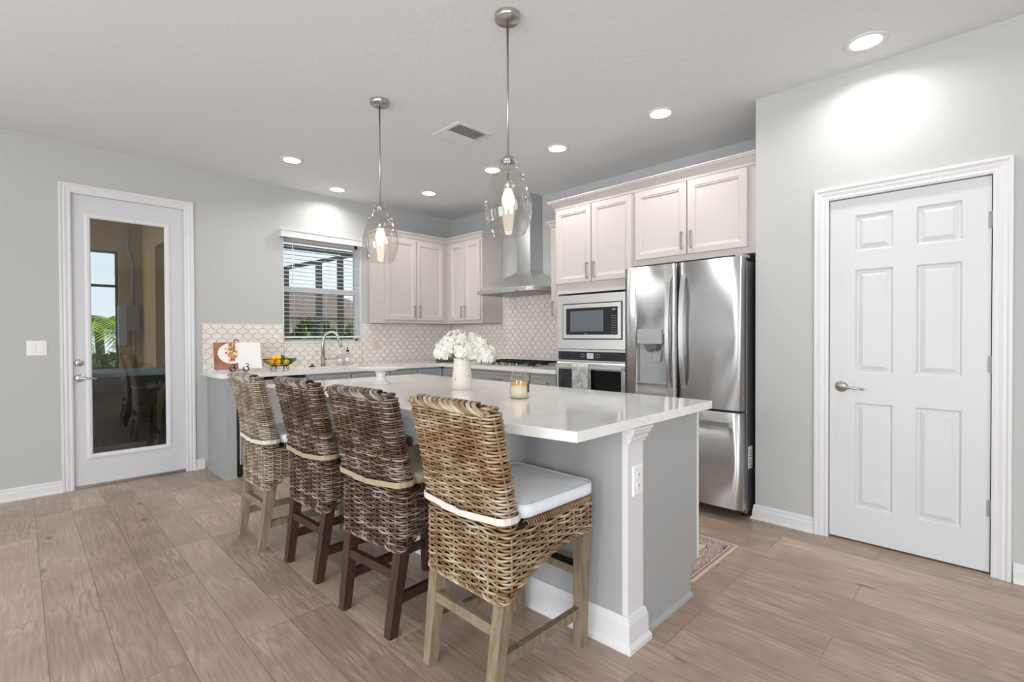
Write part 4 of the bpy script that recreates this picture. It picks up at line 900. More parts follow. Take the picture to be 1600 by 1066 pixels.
for i, (x, y, z) in enumerate(lm):
    if lo_ is None:
        b = MB(); b.ball((0, 0, 0), 0.026, 1.3, 1, 1, 18); b.ball((0.034, 0, 0), 0.006, 1.2, 1, 1, 8); lo_ = b.obj('lemon', 'lemon'); o = lo_
    else: o = lo_.copy(); COL.objects.link(o)
    o.location = (BXc + x, BYc + y, CT1 + z); o.rotation_euler = (rnd.uniform(-.3, .3), rnd.uniform(-.4, .4), rnd.uniform(0, 6)); tag(o, 'bright yellow lemon heaped in the left half of the wire fruit basket', 'lemon', 'lemons in the wire basket')
lo_['label'] = lo_['label']
li = [(0.01, -0.035, 0.075), (0.095, 0.0, 0.076), (0.06, 0.04, 0.070), (0.03, 0.01, 0.112), (0.085, -0.05, 0.084)]
l0 = None
for i, (x, y, z) in enumerate(li):
    if l0 is None: l0 = MB().ball((0, 0, 0), 0.026, 1.12, 1, 1, 18).obj('lime', 'lime'); o = l0
    else: o = l0.copy(); COL.objects.link(o)
    o.location = (BXc + x, BYc + y, CT1 + z); o.rotation_euler = (rnd.uniform(-.3, .3), rnd.uniform(-.4, .4), rnd.uniform(0, 6)); tag(o, 'dark green lime heaped in the right half of the wire fruit basket', 'lime', 'limes in the wire basket')

# cookbook on wrought iron easel
CBX, CBY = 1.435, 5.02; th = math.radians(-6)
t = thing('cookbook_stand', (CBX, CBY, CT1), 'dark wrought iron scroll easel holding the open cookbook', 'book stand', th)
tilt = 0.30
def ez(v): return (v * math.sin(tilt), v * math.cos(tilt))   # (dy, dz)
b = MB()
for sx in (-0.055, 0.055):
    pts = []
    for i in range(22): s_ = i / 21; a = PI * 0.75 + s_ * 5.4; rr = 0.026 * (1 - 0.30 * s_); pts.append((sx + rr * math.cos(a), -0.060, 0.030 + rr * math.sin(a)))
    b.tube([(sx, 0.06, 0.006), (sx, 0.0, 0.008), (sx, -0.052, 0.008)], 0.0045, 7); b.tube(pts, 0.0048, 7)
    pts = []
    for i in range(14): s_ = i / 13; a = -PI * 0.6 + s_ * 4.4; rr = 0.014 * (1 - 0.2 * s_); pts.append((sx + 0.004 + rr * math.cos(a), -0.062, 0.064 + rr * math.sin(a)))
    b.tube(pts, 0.0042, 6)
b.tube([(-0.055, 0.01, 0.012), (0.055, 0.01, 0.012)], 0.003, 6)
b.obj('scroll_foot', 'iron', t)
b = MB()
for sx in (-0.055, 0.055): b.tube([(sx, 0.02, 0.01), (sx * .6, 0.02 + ez(0.2)[0], ez(0.2)[1]), (sx * 0.25, 0.02 + ez(0.27)[0], ez(0.27)[1])], 0.003, 6)
dy_, dz_ = ez(0.285); b.tube([(0.020 * math.cos(a), 0.010 + dy_, dz_ + 0.004 + 0.020 * math.sin(a)) for a in [2 * PI * i / 20 for i in range(20)]], 0.0048, 6, closed=True, up=(0, 1, 0))
b.tube([(-0.055, 0.0 + dy_, dz_ - 0.03), (-0.03, 0.01 + dy_, dz_ - 0.018), (0.0, 0.012 + dy_, dz_ - 0.02), (0.03, 0.01 + dy_, dz_ - 0.018), (0.055, 0.0 + dy_, dz_ - 0.018)], 0.003, 6)
b.tube([(0, 0.02 + ez(0.2)[0], ez(0.2)[1]), (0, 0.13, 0.003)], 0.003, 6)
b.obj('back_frame', 'iron', t)
t = thing('cookbook', (CBX, CBY, CT1 + 0.016), 'open cookbook showing a plated salad photo on the iron easel', 'book', th)
def pg(side, u, v, h):   # page coordinates -> local; pages fan slightly towards the reader
    lift = 0.030 * (u / 0.20) if side < 0 else 0.010 * (u / 0.20)
    dy, dz = ez(v); return (side * u, -0.012 + dy - lift * 0.9 - h * math.cos(tilt), 0.012 + dz + h * math.sin(tilt))
for side, nm, m_ in ((-1, 'left_page', 'page_brown'), (1, 'right_page', 'page_white')):
    b = MB()
    b.grid(10, 2, lambda u, v: pg(side, 0.195 * u, 0.255 * v, 0.0), 0)
    pgo = b.obj(nm, m_, t)
    if side < 0:
        b = MB()
        n = 36; c0, r1, r2 = (0.045, 0.150), 0.118, 0.100
        rng = [(c0[0] + r1 * math.cos(2 * PI * i / n), c0[1] + r2 * math.sin(2 * PI * i / n)) for i in range(n)]; rng = clip(rng, 0.001, 0.194, 0.0, 0.254)
        for k in range(1, len(rng) - 1): b.add([pg(-1, *rng[0], 0.0012), pg(-1, *rng[k], 0.0012), pg(-1, *rng[k + 1], 0.0012)], [(0, 1, 2)])
        b.obj('printed_plate', 'page_white', pgo)
        for m2, n2 in (('food_pale', 26), ('food_green', 20), ('food_orange', 30), ('food_red', 34)):
            b = MB()
            for k in range(n2):
                v_ = 0.075 + 0.165 * rnd.random(); u_ = max(0.004, 0.048 + 0.026 * rnd.gauss(0, 1) * (1 - abs(v_ - 0.16) / 0.14)); a = rnd.uniform(0, 6); l_, w2 = rnd.uniform(.010, .022), rnd.uniform(.004, .009); hh = 0.0016 + 0.0006 * rnd.random()
                if u_ > 0.10: continue
                q = [(max(0.002, u_ + l_ * math.cos(a) * i - w2 * math.sin(a) * j), v_ + l_ * math.sin(a) * i + w2 * math.cos(a) * j) for i, j in ((-1, -.4), (0, -1), (1, -.2), (.8, .6), (0, 1), (-.9, .5))]
                b.add([pg(-1, x, y, hh) for x, y in q], [tuple(range(6))])
            b.obj('printed_food', m2, pgo)
    b = MB(); sd = side
    for i in range(8):
        u0, u1 = 0.195 * i / 8, 0.195 * (i + 1) / 8
        p = [pg(sd, u, v, h) for h in (-0.001, -0.016) for v in (0, 0.253) for u in (u0, u1)]
        b.add(p, [(0, 2, 3, 1), (4, 5, 7, 6), (0, 1, 5, 4), (2, 6, 7, 3), (0, 4, 6, 2), (1, 3, 7, 5)])
    b.obj('page_block', 'book_blue' if side < 0 else 'page_white', t)
t.rotation_euler = (0, 0, math.radians(-6))

# corner canister behind the bouquet
t = thing('coffee_canister', (3.28, 4.42, CT1), 'dark round lidded pot in the corner of the back counter behind the flowers', 'canister')
t.location = (3.80, 4.99, CT1)
MB().lathe([(0.0005, 0), (0.10, 0), (0.115, 0.008), (0.115, 0.03), (0.105, 0.034), (0.098, 0.036)], 0, 0, 36).obj('base', 'canister', t)
MB().lathe([(0.097, 0.036), (0.097, 0.16), (0.085, 0.185), (0.03, 0.20), (0.012, 0.205), (0.012, 0.222), (0.0005, 0.225)], 0, 0, 36).obj('lid', 'canister', t)
MB().tube([(-0.10, -0.03, 0.15), (-0.13, -0.04, 0.152)], 0.006, 8).obj('handle', 'black_plastic', t)

# ------------------------------------------------------------------ bar stools
def rrect(x0, x1, y0, y1, r, step):
    """points around a rounded rectangle, counter-clockwise, with outward normals"""
    pts = []
    def seg(ax, ay, bx, by, nx, ny):
        L_ = math.hypot(bx - ax, by - ay); n = max(1, int(round(L_ / step)))
        for i in range(n): s_ = i / n; pts.append((ax + (bx - ax) * s_, ay + (by - ay) * s_, nx, ny))
    def cor(cx, cy, a0):
        n = max(2, int(round(r * PI / 2 / step)))
        for i in range(n): a = a0 + PI / 2 * i / n; pts.append((cx + r * math.cos(a), cy + r * math.sin(a), math.cos(a), math.sin(a)))
    seg(x0 + r, y0, x1 - r, y0, 0, -1); cor(x1 - r, y0 + r, -PI / 2); seg(x1, y0 + r, x1, y1 - r, 1, 0); cor(x1 - r, y1 - r, 0); seg(x1 - r, y1, x0 + r, y1, 0, 1); cor(x0 + r, y1 - r, PI / 2); seg(x0, y1 - r, x0, y0 + r, -1, 0); cor(x0 + r, y0 + r, PI)
    return pts
HB, HF = 0.350, 0.482; XB, XF, HW = -0.245, 0.245, 0.218; ZS = 0.602; ZT = 1.006; BT = 0.070
def hem(x): t_ = max(0, min(1, (x - XB) / (XF - XB))); return HB + (HF - HB) * (1 - (1 - t_) ** 3)
def lean(z): return -0.088 * max(0, (z - 0.58) / 0.45) ** 1.25
PITCH = 0.0110; AMP = 0.0050; RR = 0.0044
def weave_rows(b, ring, z0, z1, keep, shift, spacing, rn):
    pts = ring; cum = [0]
    for i in range(len(pts)): a, c = pts[i], pts[(i + 1) % len(pts)]; cum.append(cum[-1] + math.hypot(a[0] - c[0], a[1] - c[1]))
    tot = cum[-1]; ns = int(round(tot / spacing / 2)) * 2; row = 0; z = z0
    while z <= z1:
        segs = [[]]; att = rn.random()
        dz = rn.uniform(-.0008, .0008)
        for i, (x, y, nx, ny) in enumerate(pts):
            o = AMP * math.cos(PI * ns * cum[i] / tot + row * PI) ; zz = z + dz
            if keep(x, zz): segs[-1].append((x + nx * o + shift(zz), y + ny * o, zz))
            elif segs[-1]: segs.append([])
        segs = [s_ for s_ in segs if len(s_) > 3]
        if len(segs) == 1 and len(segs[0]) == len(pts): b.tube(segs[0], RR, 6, closed=True, att=att)
        else:
            if len(segs) == 2 and keep(pts[0][0], z) and keep(pts[-1][0], z): segs = [segs[1] + segs[0]]
            for s_ in segs: b.tube(s_, RR, 6, att=att)
        z += PITCH; row += 1
    # stakes
    for k in range(ns):
        target = tot * k / ns; i = max(j for j in range(len(pts)) if cum[j] <= target + 1e-6); x, y, nx, ny = pts[i]
        zz = []; z = z0
        while z <= z1 + 0.001:
            if keep(x, z): zz.append((x + shift(z), y, z))
            z += 0.02
        if len(zz) > 1: b.tube(zz, 0.0048, 6, att=rn.random() * .6, up=(0, 1, 0))
def rope(b, path, closed, R_, r, pitch, strands, rn, up=(0, 0, 1)):
    P_ = [Vector(p) for p in path]; n = len(P_); cum = [0]
    for i in range(n - (0 if closed else 1)): cum.append(cum[-1] + (P_[(i + 1) % n] - P_[i]).length)
    for s_ in range(strands):
        pts = []; m_ = int(cum[-1] / pitch * 9)
        for k in range(m_ + (0 if closed else 1)):
            d = cum[-1] * k / m_; i = 0
            while i < len(cum) - 2 and cum[i + 1] < d: i += 1
            f_ = (d - cum[i]) / max(1e-9, cum[i + 1] - cum[i]); a, c = P_[i % n], P_[(i + 1) % n]; p = a.lerp(c, f_); t_ = (c - a).normalized()
            nn = t_.cross(Vector(up)).normalized(); bb = t_.cross(nn)
            turns = round(cum[-1] / pitch) if closed else cum[-1] / pitch
            ph = 2 * PI * (turns * d / cum[-1] + s_ / strands); pts.append(p + nn * (R_ * math.cos(ph)) + bb * (R_ * math.sin(ph)))
        b.tube(pts, r, 5, closed=closed, att=rn.random())

def make_stool(label):
    rn = random.Random(3)
    t = thing('bar_stool', (0, 0, 0), label, 'bar stool', 0, 'wicker bar stools along the island')
    # woven seat box
    b = MB(); ring = rrect(XB, XF, -HW, HW, 0.028, 0.0115)
    weave_rows(b, ring, HB + 0.004, ZS - 0.012, lambda x, z: z > hem(x) + 0.002, lambda z: 0, 0.047, rn)
    cr_ = rrect(XB + 0.007, XF - 0.007, -HW + 0.007, HW - 0.007, 0.022, 0.03)
    b.hull([(x, y, hem(x) + 0.006) for x, y, _, _ in cr_], [(x, y, ZS - 0.004) for x, y, _, _ in cr_], 1)
    hp = [(x, y, hem(x)) for x, y, _, _ in rrect(XB, XF, -HW, HW, 0.028, 0.02)]; rope(b, hp, True, 0.0062, 0.0046, 0.085, 3, rn)
    ep = [(x, y, ZS - 0.006) for x, y, _, _ in rrect(XB + 0.006, XF - 0.004, -HW + 0.006, HW - 0.006, 0.028, 0.02) if x > XB + BT + 0.012]
    k0 = max(range(len(ep)), key=lambda i: math.hypot(ep[i][0] - ep[i - 1][0], ep[i][1] - ep[i - 1][1])); ep = ep[k0:] + ep[:k0]
    rope(b, ep, False, 0.0115, 0.0046, 0.0128, 1, rn)
    b.obj('woven_seat', ['wicker_natural', 'wicker_core'], t, fix=False, att='rod')
    # woven backrest
    b = MB(); ring = rrect(XB, XB + BT, -HW, HW, 0.026, 0.0115)
    weave_rows(b, ring, ZS - 0.002, ZT - 0.012, lambda x, z: True, lean, 0.047, rn)
    lv = [ZS - 0.01 + (ZT - ZS - 0.002) * i / 8 for i in range(9)]; cr_ = rrect(XB + 0.007, XB + BT - 0.007, -HW + 0.007, HW - 0.007, 0.018, 0.03)
    for i in range(8): b.hull([(x + lean(lv[i]), y, lv[i]) for x, y, _, _ in cr_], [(x + lean(lv[i + 1]), y, lv[i + 1]) for x, y, _, _ in cr_], 1)
    tp = [(x + lean(ZT), y, ZT - 0.004 + 0.004 * math.cos(y * 20)) for x, y, _, _ in rrect(XB + 0.008, XB + BT - 0.008, -HW + 0.006, HW - 0.006, 0.024, 0.02)]; rope(b, tp, True, 0.0078, 0.0054, 0.11, 3, rn)
    xr, xf_ = XB + lean(ZT) - 0.006, XB + BT + lean(ZT) + 0.006; xm = (xr + xf_) / 2; k = 0
    while k * 0.030 - HW - 0.02 < HW - 0.125:
        y = -HW - 0.02 + k * 0.030; c_ = lambda v_: max(-HW + 0.004, min(HW - 0.004, v_)); at_ = rn.random()
        for dy in (0.0, 0.009):
            b.tube([(xr + 0.004, c_(y + dy), ZT - 0.022), (xr - 0.003, c_(y + 0.028 + dy), ZT - 0.013), (xr + 0.000, c_(y + 0.062 + dy), ZT - 0.001), (xr + 0.014, c_(y + 0.088 + dy), ZT + 0.009), (xm, c_(y + 0.105 + dy), ZT + 0.012), (xf_ - 0.012, c_(y + 0.122 + dy), ZT + 0.006), (xf_, c_(y + 0.140 + dy), ZT - 0.010)], 0.0046, 6, att=at_)
        k += 1
    for dy in range(9): b.tube([(xr + 0.004, HW - 0.030 + dy * .0035, ZT - 0.012), (xr + 0.012, HW - 0.022 + dy * .002, ZT + 0.004), (xm, HW - 0.014, ZT + 0.009 - dy * .001), (xf_ - 0.010, HW - 0.022 + dy * .002, ZT + 0.003)], 0.0042, 5, att=rn.random())
    b.obj('woven_backrest', ['wicker_natural', 'wicker_core'], t, fix=False, att='rod')
    # cushion: boxed, rounded corners, slightly crowned
    b = MB(); ca, cb = XB + BT + 0.012, XF + 0.006; zc0, zc1 = ZS + 0.010, ZS + 0.056
    def lay(ins, z): return [(x, y, z) for x, y, _, _ in rrect(ca + ins, cb - ins, -HW + ins - 0.004, HW - ins + 0.004, max(0.004, 0.040 - ins * .5), 0.03)][:]
    base = rrect(ca, cb, -HW - 0.004, HW + 0.004, 0.04, 0.02); cxm = (ca + cb) / 2
    def lay(k, z, inset): return [(x - nx * inset, y - ny * inset, z) for x, y, nx, ny in base]
    L_ = [lay(0, zc0, 0.010), lay(0, zc0 + 0.006, 0.002), lay(0, zc0 + 0.020, 0.0), lay(0, zc1 - 0.008, 0.0), lay(0, zc1 - 0.001, 0.004), lay(0, zc1 + 0.001, 0.010)]
    for s_ in (0.75, 0.45, 0.15): L_.append([(cxm + (x - cxm) * s_, y * s_, zc1 + 0.004 + 0.009 * (1 - s_)) for x, y, _, _ in base])
    n = len(base); v = [p for l_ in L_ for p in l_]; f = [(i * n + k, i * n + (k + 1) % n, (i + 1) * n + (k + 1) % n, (i + 1) * n + k) for i in range(len(L_) - 1) for k in range(n)] + [tuple(range(n))[::-1], tuple(range((len(L_) - 1) * n, len(L_) * n))]
    b.add(v, f, 0, True); cu = b.obj('cushion', 'cushion_white', t)
    pp = [(x - nx * 0.002, y - ny * 0.002, zc1 + 0.0005) for x, y, nx, ny in base]; MB().tube(pp, 0.0032, 6, closed=True).obj('piping', 'cushion_white', cu)
    b = MB(); sr = rrect(XB - 0.012, XB + BT + 0.010, -HW - 0.010, HW + 0.010, 0.03, 0.02)
    zst = lambda x, y: 0.632 - 0.02 * max(0.0, 1 - abs(y) / HW) * (1 if x < XB + 0.02 else 0)
    n = len(sr); v = []; f = []
    for x, y, nx, ny in sr:
        z = zst(x, y); dx = lean(z); v += [(x + dx, y, z - 0.0115), (x + dx + nx * .003, y + ny * .003, z - 0.0115), (x + dx + nx * .003, y + ny * .003, z + 0.0115), (x + dx, y, z + 0.0115)]
    for i in range(n):
        j = (i + 1) % n
        for k in range(4): f.append((i * 4 + k, i * 4 + (k + 1) % 4, j * 4 + (k + 1) % 4, j * 4 + k))
    b.add(v, f, 0); b.box(XB - 0.021 , XB - 0.0155, 0.02, 0.10, 0.605, 0.629); b.obj('strap', 'strap_white', cu)
    # legs and stretchers
    def leg(xb, yb, xt, yt, zt): MB().bar((xb, yb, 0.0), (xt, yt, zt), 0.050, 0.050, up=(0, 1, 0), wa=0.80).obj('leg', 'leg_natural', t)
    for sy in (-1, 1): leg(-0.268, sy * 0.170, -0.212, sy * 0.184, 0.395); leg(0.217, sy * 0.170, 0.212, sy * 0.184, 0.50)
    def st(a, c): MB().bar(a, c, 0.026, 0.038, up=(0, 0, 1)).obj('stretcher', 'leg_natural', t)
    for sy in (-1, 1): st((-0.232, sy * 0.175, 0.145), (0.195, sy * 0.175, 0.145))
    st((-0.238, -0.156, 0.250), (-0.238, 0.156, 0.250))
    st((0.214, -0.156, 0.300), (0.214, 0.156, 0.300))
    MB().box(0.190, 0.236, -0.155, 0.155, 0.3195, 0.3225).obj('footrest_plate', 'black_metal', t)
    return t
s4 = make_stool('natural wicker bar stool with white cushion, nearest to the camera and the island end post')
s3 = dup(s4, (1.317, 1.969, 0), math.radians(5.3), 'dark brown wicker bar stool with beige cushion, second from the island end post')
s2 = dup(s4, (1.3125, 2.616, 0), math.radians(2.3), 'dark brown wicker bar stool with beige strap, third from the island end post')
s1 = dup(s4, (1.243, 3.198, 0), math.radians(0.3), 'greyish wicker bar stool with white strap, furthest along the island by the glass door')
s4.location = (1.358, 1.362, 0)
def recolour(root, mp):
    for o in root.children_recursive:
        for s_ in o.material_slots:
            if s_.material and s_.material.name in mp: k = MATS[mp[s_.material.name]]; s_.link = 'OBJECT'; s_.material = k
DK = {'wicker_natural': 'wicker_dark', 'leg_natural': 'leg_dark', 'cushion_white': 'cushion_beige', 'strap_white': 'strap_beige'}
recolour(s3, DK); recolour(s2, DK); recolour(s1, {'wicker_natural': 'wicker_grey'})

# ------------------------------------------------------------------ pendants, recessed lights, vent
def pendant(loc, label):
    t = thing('pendant_light', loc, label, 'pendant lamp')
    MB().lathe([(0.0005, H - 0.028), (0.058, H - 0.028), (0.063, H - 0.022), (0.063, H - 0.0005)], 0, 0, 36).obj('canopy', 'nickel', t)
    MB().tube([(0, 0, 2.115), (0, 0, H - 0.027)], 0.0055, 10).obj('rod', 'nickel', t)
    MB().lathe([(0.0005, 2.122), (0.012, 2.121), (0.030, 2.110), (0.0345, 2.098), (0.0345, 2.086), (0.0005, 2.085)], 0, 0, 28).obj('cap', 'nickel', t)
    pr = [(0.036, 2.096), (0.048, 2.094), (0.0505, 2.085), (0.047, 2.076), (0.0445, 2.062), (0.048, 2.050), (0.0535, 2.044), (0.0545, 2.036), (0.060, 2.030), (0.076, 2.022), (0.080, 2.012), (0.078, 2.002), (0.086, 1.985), (0.102, 1.950), (0.113, 1.908), (0.117, 1.870), (0.115, 1.830), (0.105, 1.790), (0.091, 1.755), (0.080, 1.736), (0.078, 1.736)]
    MB().lathe(pr, 0, 0, 48).obj('glass_shade', 'pendant_glass', t)
    MB().lathe([(0.005, 2.086), (0.005, 2.0), (0.016, 2.0), (0.018, 1.995), (0.018, 1.962), (0.014, 1.958)], 0, 0, 20).obj('socket', 'nickel', t)
    MB().lathe([(0.013, 1.965), (0.016, 1.950), (0.027, 1.925), (0.031, 1.905), (0.029, 1.885), (0.018, 1.868), (0.0005, 1.862)], 0, 0, 24).obj('bulb', 'bulb', t)
pendant((1.703, 1.721, 0), 'clear glass pendant light over the near half of the island')
pendant((1.713, 2.946, 0), 'clear glass pendant light over the far half of the island, nearer the window')
cans = [((3.217, 0.526), 'round recessed ceiling light nearest the pantry door'), ((3.215, 1.718), 'round recessed ceiling light in front of the refrigerator cabinet'), ((3.198, 2.645), 'round recessed ceiling light in front of the oven tower'),
        ((3.178, 3.42), 'round recessed ceiling light half hidden behind the near pendant'), ((3.193, 4.466), 'round recessed ceiling light nearest the cabinet corner'), ((1.726, 4.471), 'round recessed ceiling light between the glass door and the window'), ((2.414, 5.03), 'round recessed ceiling light just above the window')]
can0 = None
for (x, y), lb in cans:
    if can0 is None:
        t = can0 = thing('recessed_light', (x, y, H), lb, 'ceiling light', 0, 'recessed ceiling lights')
        MB().lathe([(0.098, -0.0005), (0.098, -0.004), (0.092, -0.007), (0.072, -0.006), (0.070, -0.001)], 0, 0, 36).obj('trim_ring', 'trim_white', t)
        MB().lathe([(0.0705, -0.0035), (0.03, -0.0045), (0.0005, -0.0045)], 0, 0, 32).obj('lens', 'led', t)
    else: t = dup(can0, (x, y, H), 0, lb)
    light('can_lamp', 'AREA', (x, y, H - 0.012), 5.0, (1.0, 0.965, 0.92), size=0.13, spread=2.65, aim=(0, 0, -1))
t = thing('ceiling_vent', (2.445, 2.975, H), 'white square louvered air vent on the ceiling', 'air vent')
a = 0.165
b = MB(); b.rings(-a, a, -a, a, [(0, 0), (0.001, 0.006), (0.028, 0.009), (0.030, 0.002)], lambda u, v, h: (u, v, -h), cap=False); b.obj('frame', 'trim_white', t)
MB().box(-a + .03, a - .03, -a + .03, a - .03, -0.0015, -0.0005).obj('duct', 'cab_dark', t)
b = MB(); n = 15
for k in range(n):
    y = -a + 0.035 + (2 * a - 0.07) * k / (n - 1); z0, z1 = (-0.0115, -0.0045) if y < 0.004 else (-0.003, -0.013)
    b.add([(-a + .03, y - 0.0065, z0), (a - .03, y - 0.0065, z0), (a - .03, y + 0.0065, z1), (-a + .03, y + 0.0065, z1)], [(0, 1, 2, 3)])
o = b.obj('louvers', 'trim_white', t, fix=False); md = o.modifiers.new('thick', 'SOLIDIFY'); md.thickness = 0.0024

# ------------------------------------------------------------------ outside: covered lanai seen through the door
YB = 8.70; Y2 = YL + TH
struct(MB().box(-3.0, 30.0, Y2, 48, -0.12, -0.02).obj('ground', 'grass'))
struct(MB().box(-3.0, 1.25, Y2, YB + 0.2, -0.02, 0.0).obj('patio_floor', 'paver'))
struct(MB().box(-0.3, 1.62, Y2, YB + 0.2, 3.0, 3.1).obj('patio_ceiling', 'stucco'))
b = MB(); ox0, ox1, oz0, oz1 = -2.4, 0.985, 0.80, 2.43
b.box(-3.0, ox0, YB, YB + 0.2, 0, 3.0).box(ox1, 1.25, YB, YB + 0.2, 0, 3.0).box(ox0, ox1, YB, YB + 0.2, 0, oz0).box(ox0, ox1, YB, YB + 0.2, oz1, 3.0)
struct(b.obj('wall_patio', 'stucco'))
b = MB(); b.box(1.25, 1.62, 7.75, YB + 0.2, 0, 3.0).box(1.25, 1.62, Y2, 7.75, 2.40, 3.0)
struct(b.obj('wall_patio_side', 'stucco'))
t = sroot('door_3', (1.5, 6.9, 0)); b = MB()
for y in (Y2 + 0.02, 6.55, 7.70): b.box(1.46, 1.50, y, y + 0.05, 0, 2.40)
b.box(1.46, 1.50, Y2, 7.75, 2.34, 2.40).box(1.46, 1.50, Y2, 7.75, 0, 0.06); pobj(b, 'door_frame', 'screen_frame', t)
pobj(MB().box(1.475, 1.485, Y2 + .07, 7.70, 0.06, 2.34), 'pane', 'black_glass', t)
b = MB(); fr = 0.03; b.box(ox0, ox0 + fr, YB + .05, YB + .09, oz0, oz1).box(ox1 - fr, ox1, YB + .05, YB + .09, oz0, oz1).box(ox0, ox1, YB + .05, YB + .09, oz0, oz0 + fr).box(ox0, ox1, YB + .05, YB + .09, oz1 - fr, oz1).box(ox0, ox1, YB + .05, YB + .09, 1.93, 1.965)
struct(b.obj('window_2', 'screen_frame'))
t = thing('electrical_panel', (1.10, YB - 0.002, 1.5), 'grey electrical box with conduit on the tan patio wall', 'electrical box')
b = MB().box(-0.03, 0.10, -0.10, 0, -0.18, 0.18, bev=0.006); b.obj('breaker_box', 'elec_grey', t)
MB().box(-0.13, -0.035, -0.07, 0, -0.38, 0.18, bev=0.006).obj('meter_box', 'grey_plastic', t)
MB().tube([(0.04, -0.05, 0.18), (0.04, -0.05, 0.62), (0.035, -0.05, 0.80), (0.0, -0.05, 0.95), (-0.01, -0.05, 1.02), (-0.01, -0.05, 1.16)], 0.021, 10).obj('conduit', 'elec_grey', t)
MB().tube([(-0.01, -0.05, 1.12), (-0.01, -0.05, 1.24)], 0.034, 12).obj('conduit_fitting', 'elec_grey', t)
MB().tube([(0.04, -0.05, -0.18), (0.045, -0.05, -0.75)], 0.018, 10).obj('lower_conduit', 'elec_grey', t)
t = thing('folding_table', (0.45, 6.35, 0), 'grey-topped folding table with black diagonal legs outside the glass door', 'table')
MB().box(-0.75, 0.72, -0.38, 0.38, 0.86, 0.90, bev=0.008).obj('tabletop', 'table_cover', t)
b = MB(); b.box(-0.72, 0.69, -0.35, -0.32, 0.80, 0.86).box(-0.72, 0.69, 0.32, 0.35, 0.80, 0.86).box(-0.72, -0.69, -0.35, 0.35, 0.80, 0.86).box(0.66, 0.69, -0.35, 0.35, 0.80, 0.86); b.obj('apron', 'black_plastic', t)
MB().box(-0.70, 0.62, 0.29, 0.315, 0.10, 0.80).obj('shade_panel', mat('shade_brown', (84, 68, 60), 0.6).name, t)  # added dark sheet standing in for the shade below the tabletop
for sx, sy in ((-1, -1), (-1, 1), (1, -1), (1, 1)): MB().bar((sx * 0.55, sy * 0.30, 0.0), (sx * 0.62, sy * 0.33, 0.80), 0.045).obj('leg', 'black_metal', t)
for sy in (-1, 1): MB().bar((0.08, sy * 0.335, 0.25), (0.60, sy * 0.335, 0.80), 0.035).obj('brace', 'black_metal', t)
MB().bar((0.57, -0.3, 0.25), (0.57, 0.3, 0.25), 0.03).obj('crossbar', 'black_metal', t)

# palms and shrubs beyond the patio opening
def palm(loc, h, n, L_, label, m_):
    t = thing('palm_tree', loc, label, 'palm'); rn = random.Random(int(loc[0] * 100) + 11)
    MB().tube([(0, 0, 0), (0.04, 0.03, h * .5), (0.0, 0.05, h)], [0.09, 0.07, 0.06], 10).obj('trunk', 'bark', t)
    b = MB()
    for k in range(n):
        a = 2 * PI * k / n + rn.uniform(-.2, .2); el = rn.uniform(-0.1, 1.25); c, s_ = math.cos(a), math.sin(a); sp = []
        for i in range(9): q = i / 8; r = L_ * q * math.cos(el * (1 - q * .3)); z = h + L_ * (q * math.sin(el) - 0.75 * q * q); sp.append(Vector((c * r, s_ * r + 0.05, z)))
        b.tube(sp, 0.008, 4)
        for i in range(1, 8):
            for f_ in (0.0, 0.5):
                p = sp[i].lerp(sp[min(8, i + 1)], f_); tt = (sp[min(8, i + 1)] - sp[i - 1]).normalized(); sd = tt.cross(Vector((0, 0, 1))).normalized(); l2 = L_ * 0.33 * math.sin(PI * (0.12 + 0.8 * i / 8))
                for q in (-1, 1):
                    e = p + sd * q * l2 + tt * l2 * .6 - Vector((0, 0, l2 * .35)); w2 = tt * 0.018
                    b.add([p - w2, p + w2, e], [(0, 1, 2)])
    b.obj('fronds', m_, t, fix=False)
palm((0.98, 11.1, 0), 1.35, 26, 0.95, 'bright green palm seen through the patio opening, closest to the wall', 'leaf_a')
palm((0.2, 13.9, 0), 1.6, 26, 1.1, 'yellow-green palm behind the closest one, seen through the patio opening', 'leaf_a')
palm((2.4, 13.9, 0), 1.3, 24, 1.0, 'darker green palm at the back beyond the patio opening', 'leaf_b')
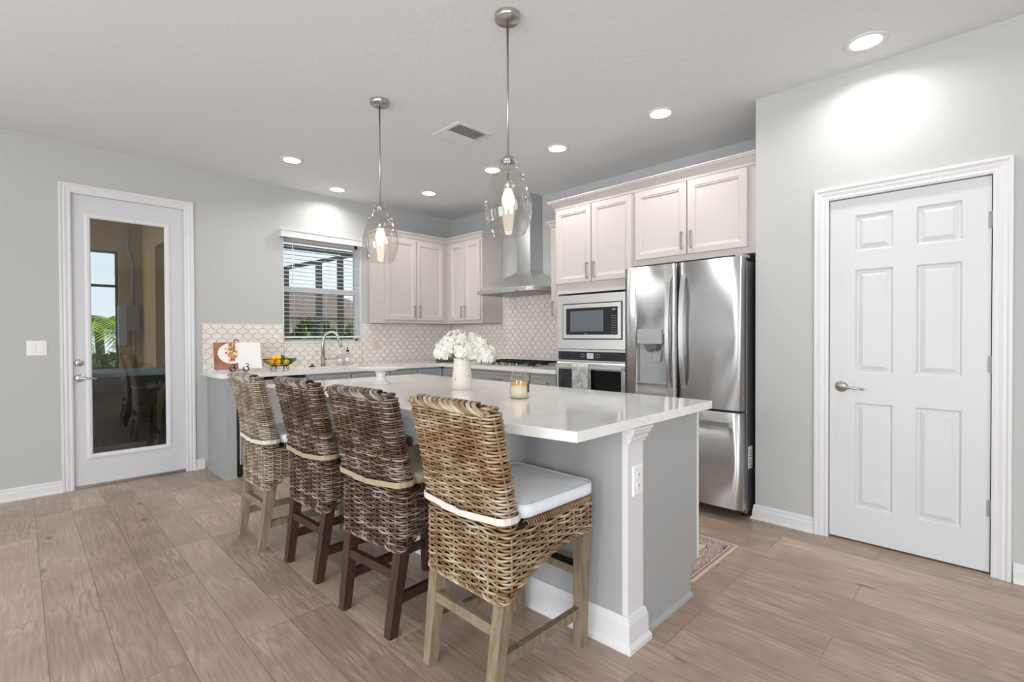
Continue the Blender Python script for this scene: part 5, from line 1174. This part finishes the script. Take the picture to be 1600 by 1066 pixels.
def bush(name, loc, rx, ry, rz, n, label, cat, m_, leaf=0.09, kind=None):
    rn = random.Random(int(loc[0] * 37 + loc[1] * 11)); b = MB()
    for k in range(n):
        z = rn.uniform(-1, 1); a = rn.uniform(0, 2 * PI); r = math.sqrt(1 - z * z); q = rn.uniform(0.75, 1.0); c = Vector((rx * q * r * math.cos(a), ry * q * r * math.sin(a), rz * q * z + rz))
        u = Vector((rn.gauss(0, 1), rn.gauss(0, 1), rn.gauss(0, 1))).normalized(); v_ = u.cross(Vector((0.3, 0.5, 0.8))).normalized(); l_ = leaf * rn.uniform(.6, 1.3)
        b.add([c - u * l_, c - v_ * l_ * .45, c + u * l_, c + v_ * l_ * .45], [(0, 1, 2, 3)])
    o = b.obj(name, m_, loc=loc, fix=False); tag(o, label, cat); return o
bush('shrub', (0.9, 9.7, 0), 0.9, 0.35, 0.5, 900, 'low leafy shrub under the palms beyond the patio opening', 'shrub', 'leaf_b')
# pool cage, neighbour house and hedge beyond the kitchen window
cage = thing('pool_cage', (3.4, 8.6, 0), 'dark aluminium screen cage frame outside the kitchen window', 'screen enclosure'); 
b = MB()
for x, h_ in ((3.205, 2.40), (3.78, 2.54), (4.18, 2.66), (4.90, 2.74)): b.box(x - 0.045, x + 0.045, 8.58, 8.66, 0, h_)
pobj(b, 'posts', 'screen_frame', cage)
for p_, q_ in (((2.9, 8.62, 2.31), (4.5, 8.62, 2.775)), ((2.8, 8.62, 2.77), (5.4, 8.62, 2.77))): pobj(MB().bar(p_, q_, 0.07), 'beam', 'screen_frame', cage)
b = MB().bar((3.0, 8.62, 0.9), (5.4, 8.62, 0.9), 0.05); pobj(b, 'chair_rail', 'screen_frame', cage)
t = thing('neighbour_house', (14.5, 33, 0), 'neighbouring house with a brown roof beyond the hedge', 'house')
MB().box(-7, 4.5, -2.5, 2.5, -0.02, 2.4).obj('wall', 'house_wall', t)
MB().hull([(-7.5, -3, 2.4), (5, -3, 2.4), (5, 3, 2.4), (-7.5, 3, 2.4)], [(-1.6, 0, 4.25), (0.6, 0, 4.25), (0.6, 0.1, 4.25), (-1.6, 0.1, 4.25)]).obj('roof', 'roof_tile', t)
for k in range(3):
    bush('hedge_shrub', (3.42 + k * 1.27, 11.0, 0), 0.60, 0.5, 0.84, 1500, ['round hedge shrub outside the window, at its left edge', 'hedge shrub outside the window, in the middle of the three', 'hedge shrub outside the window, at its right edge'][k], 'hedge', 'leaf_b')
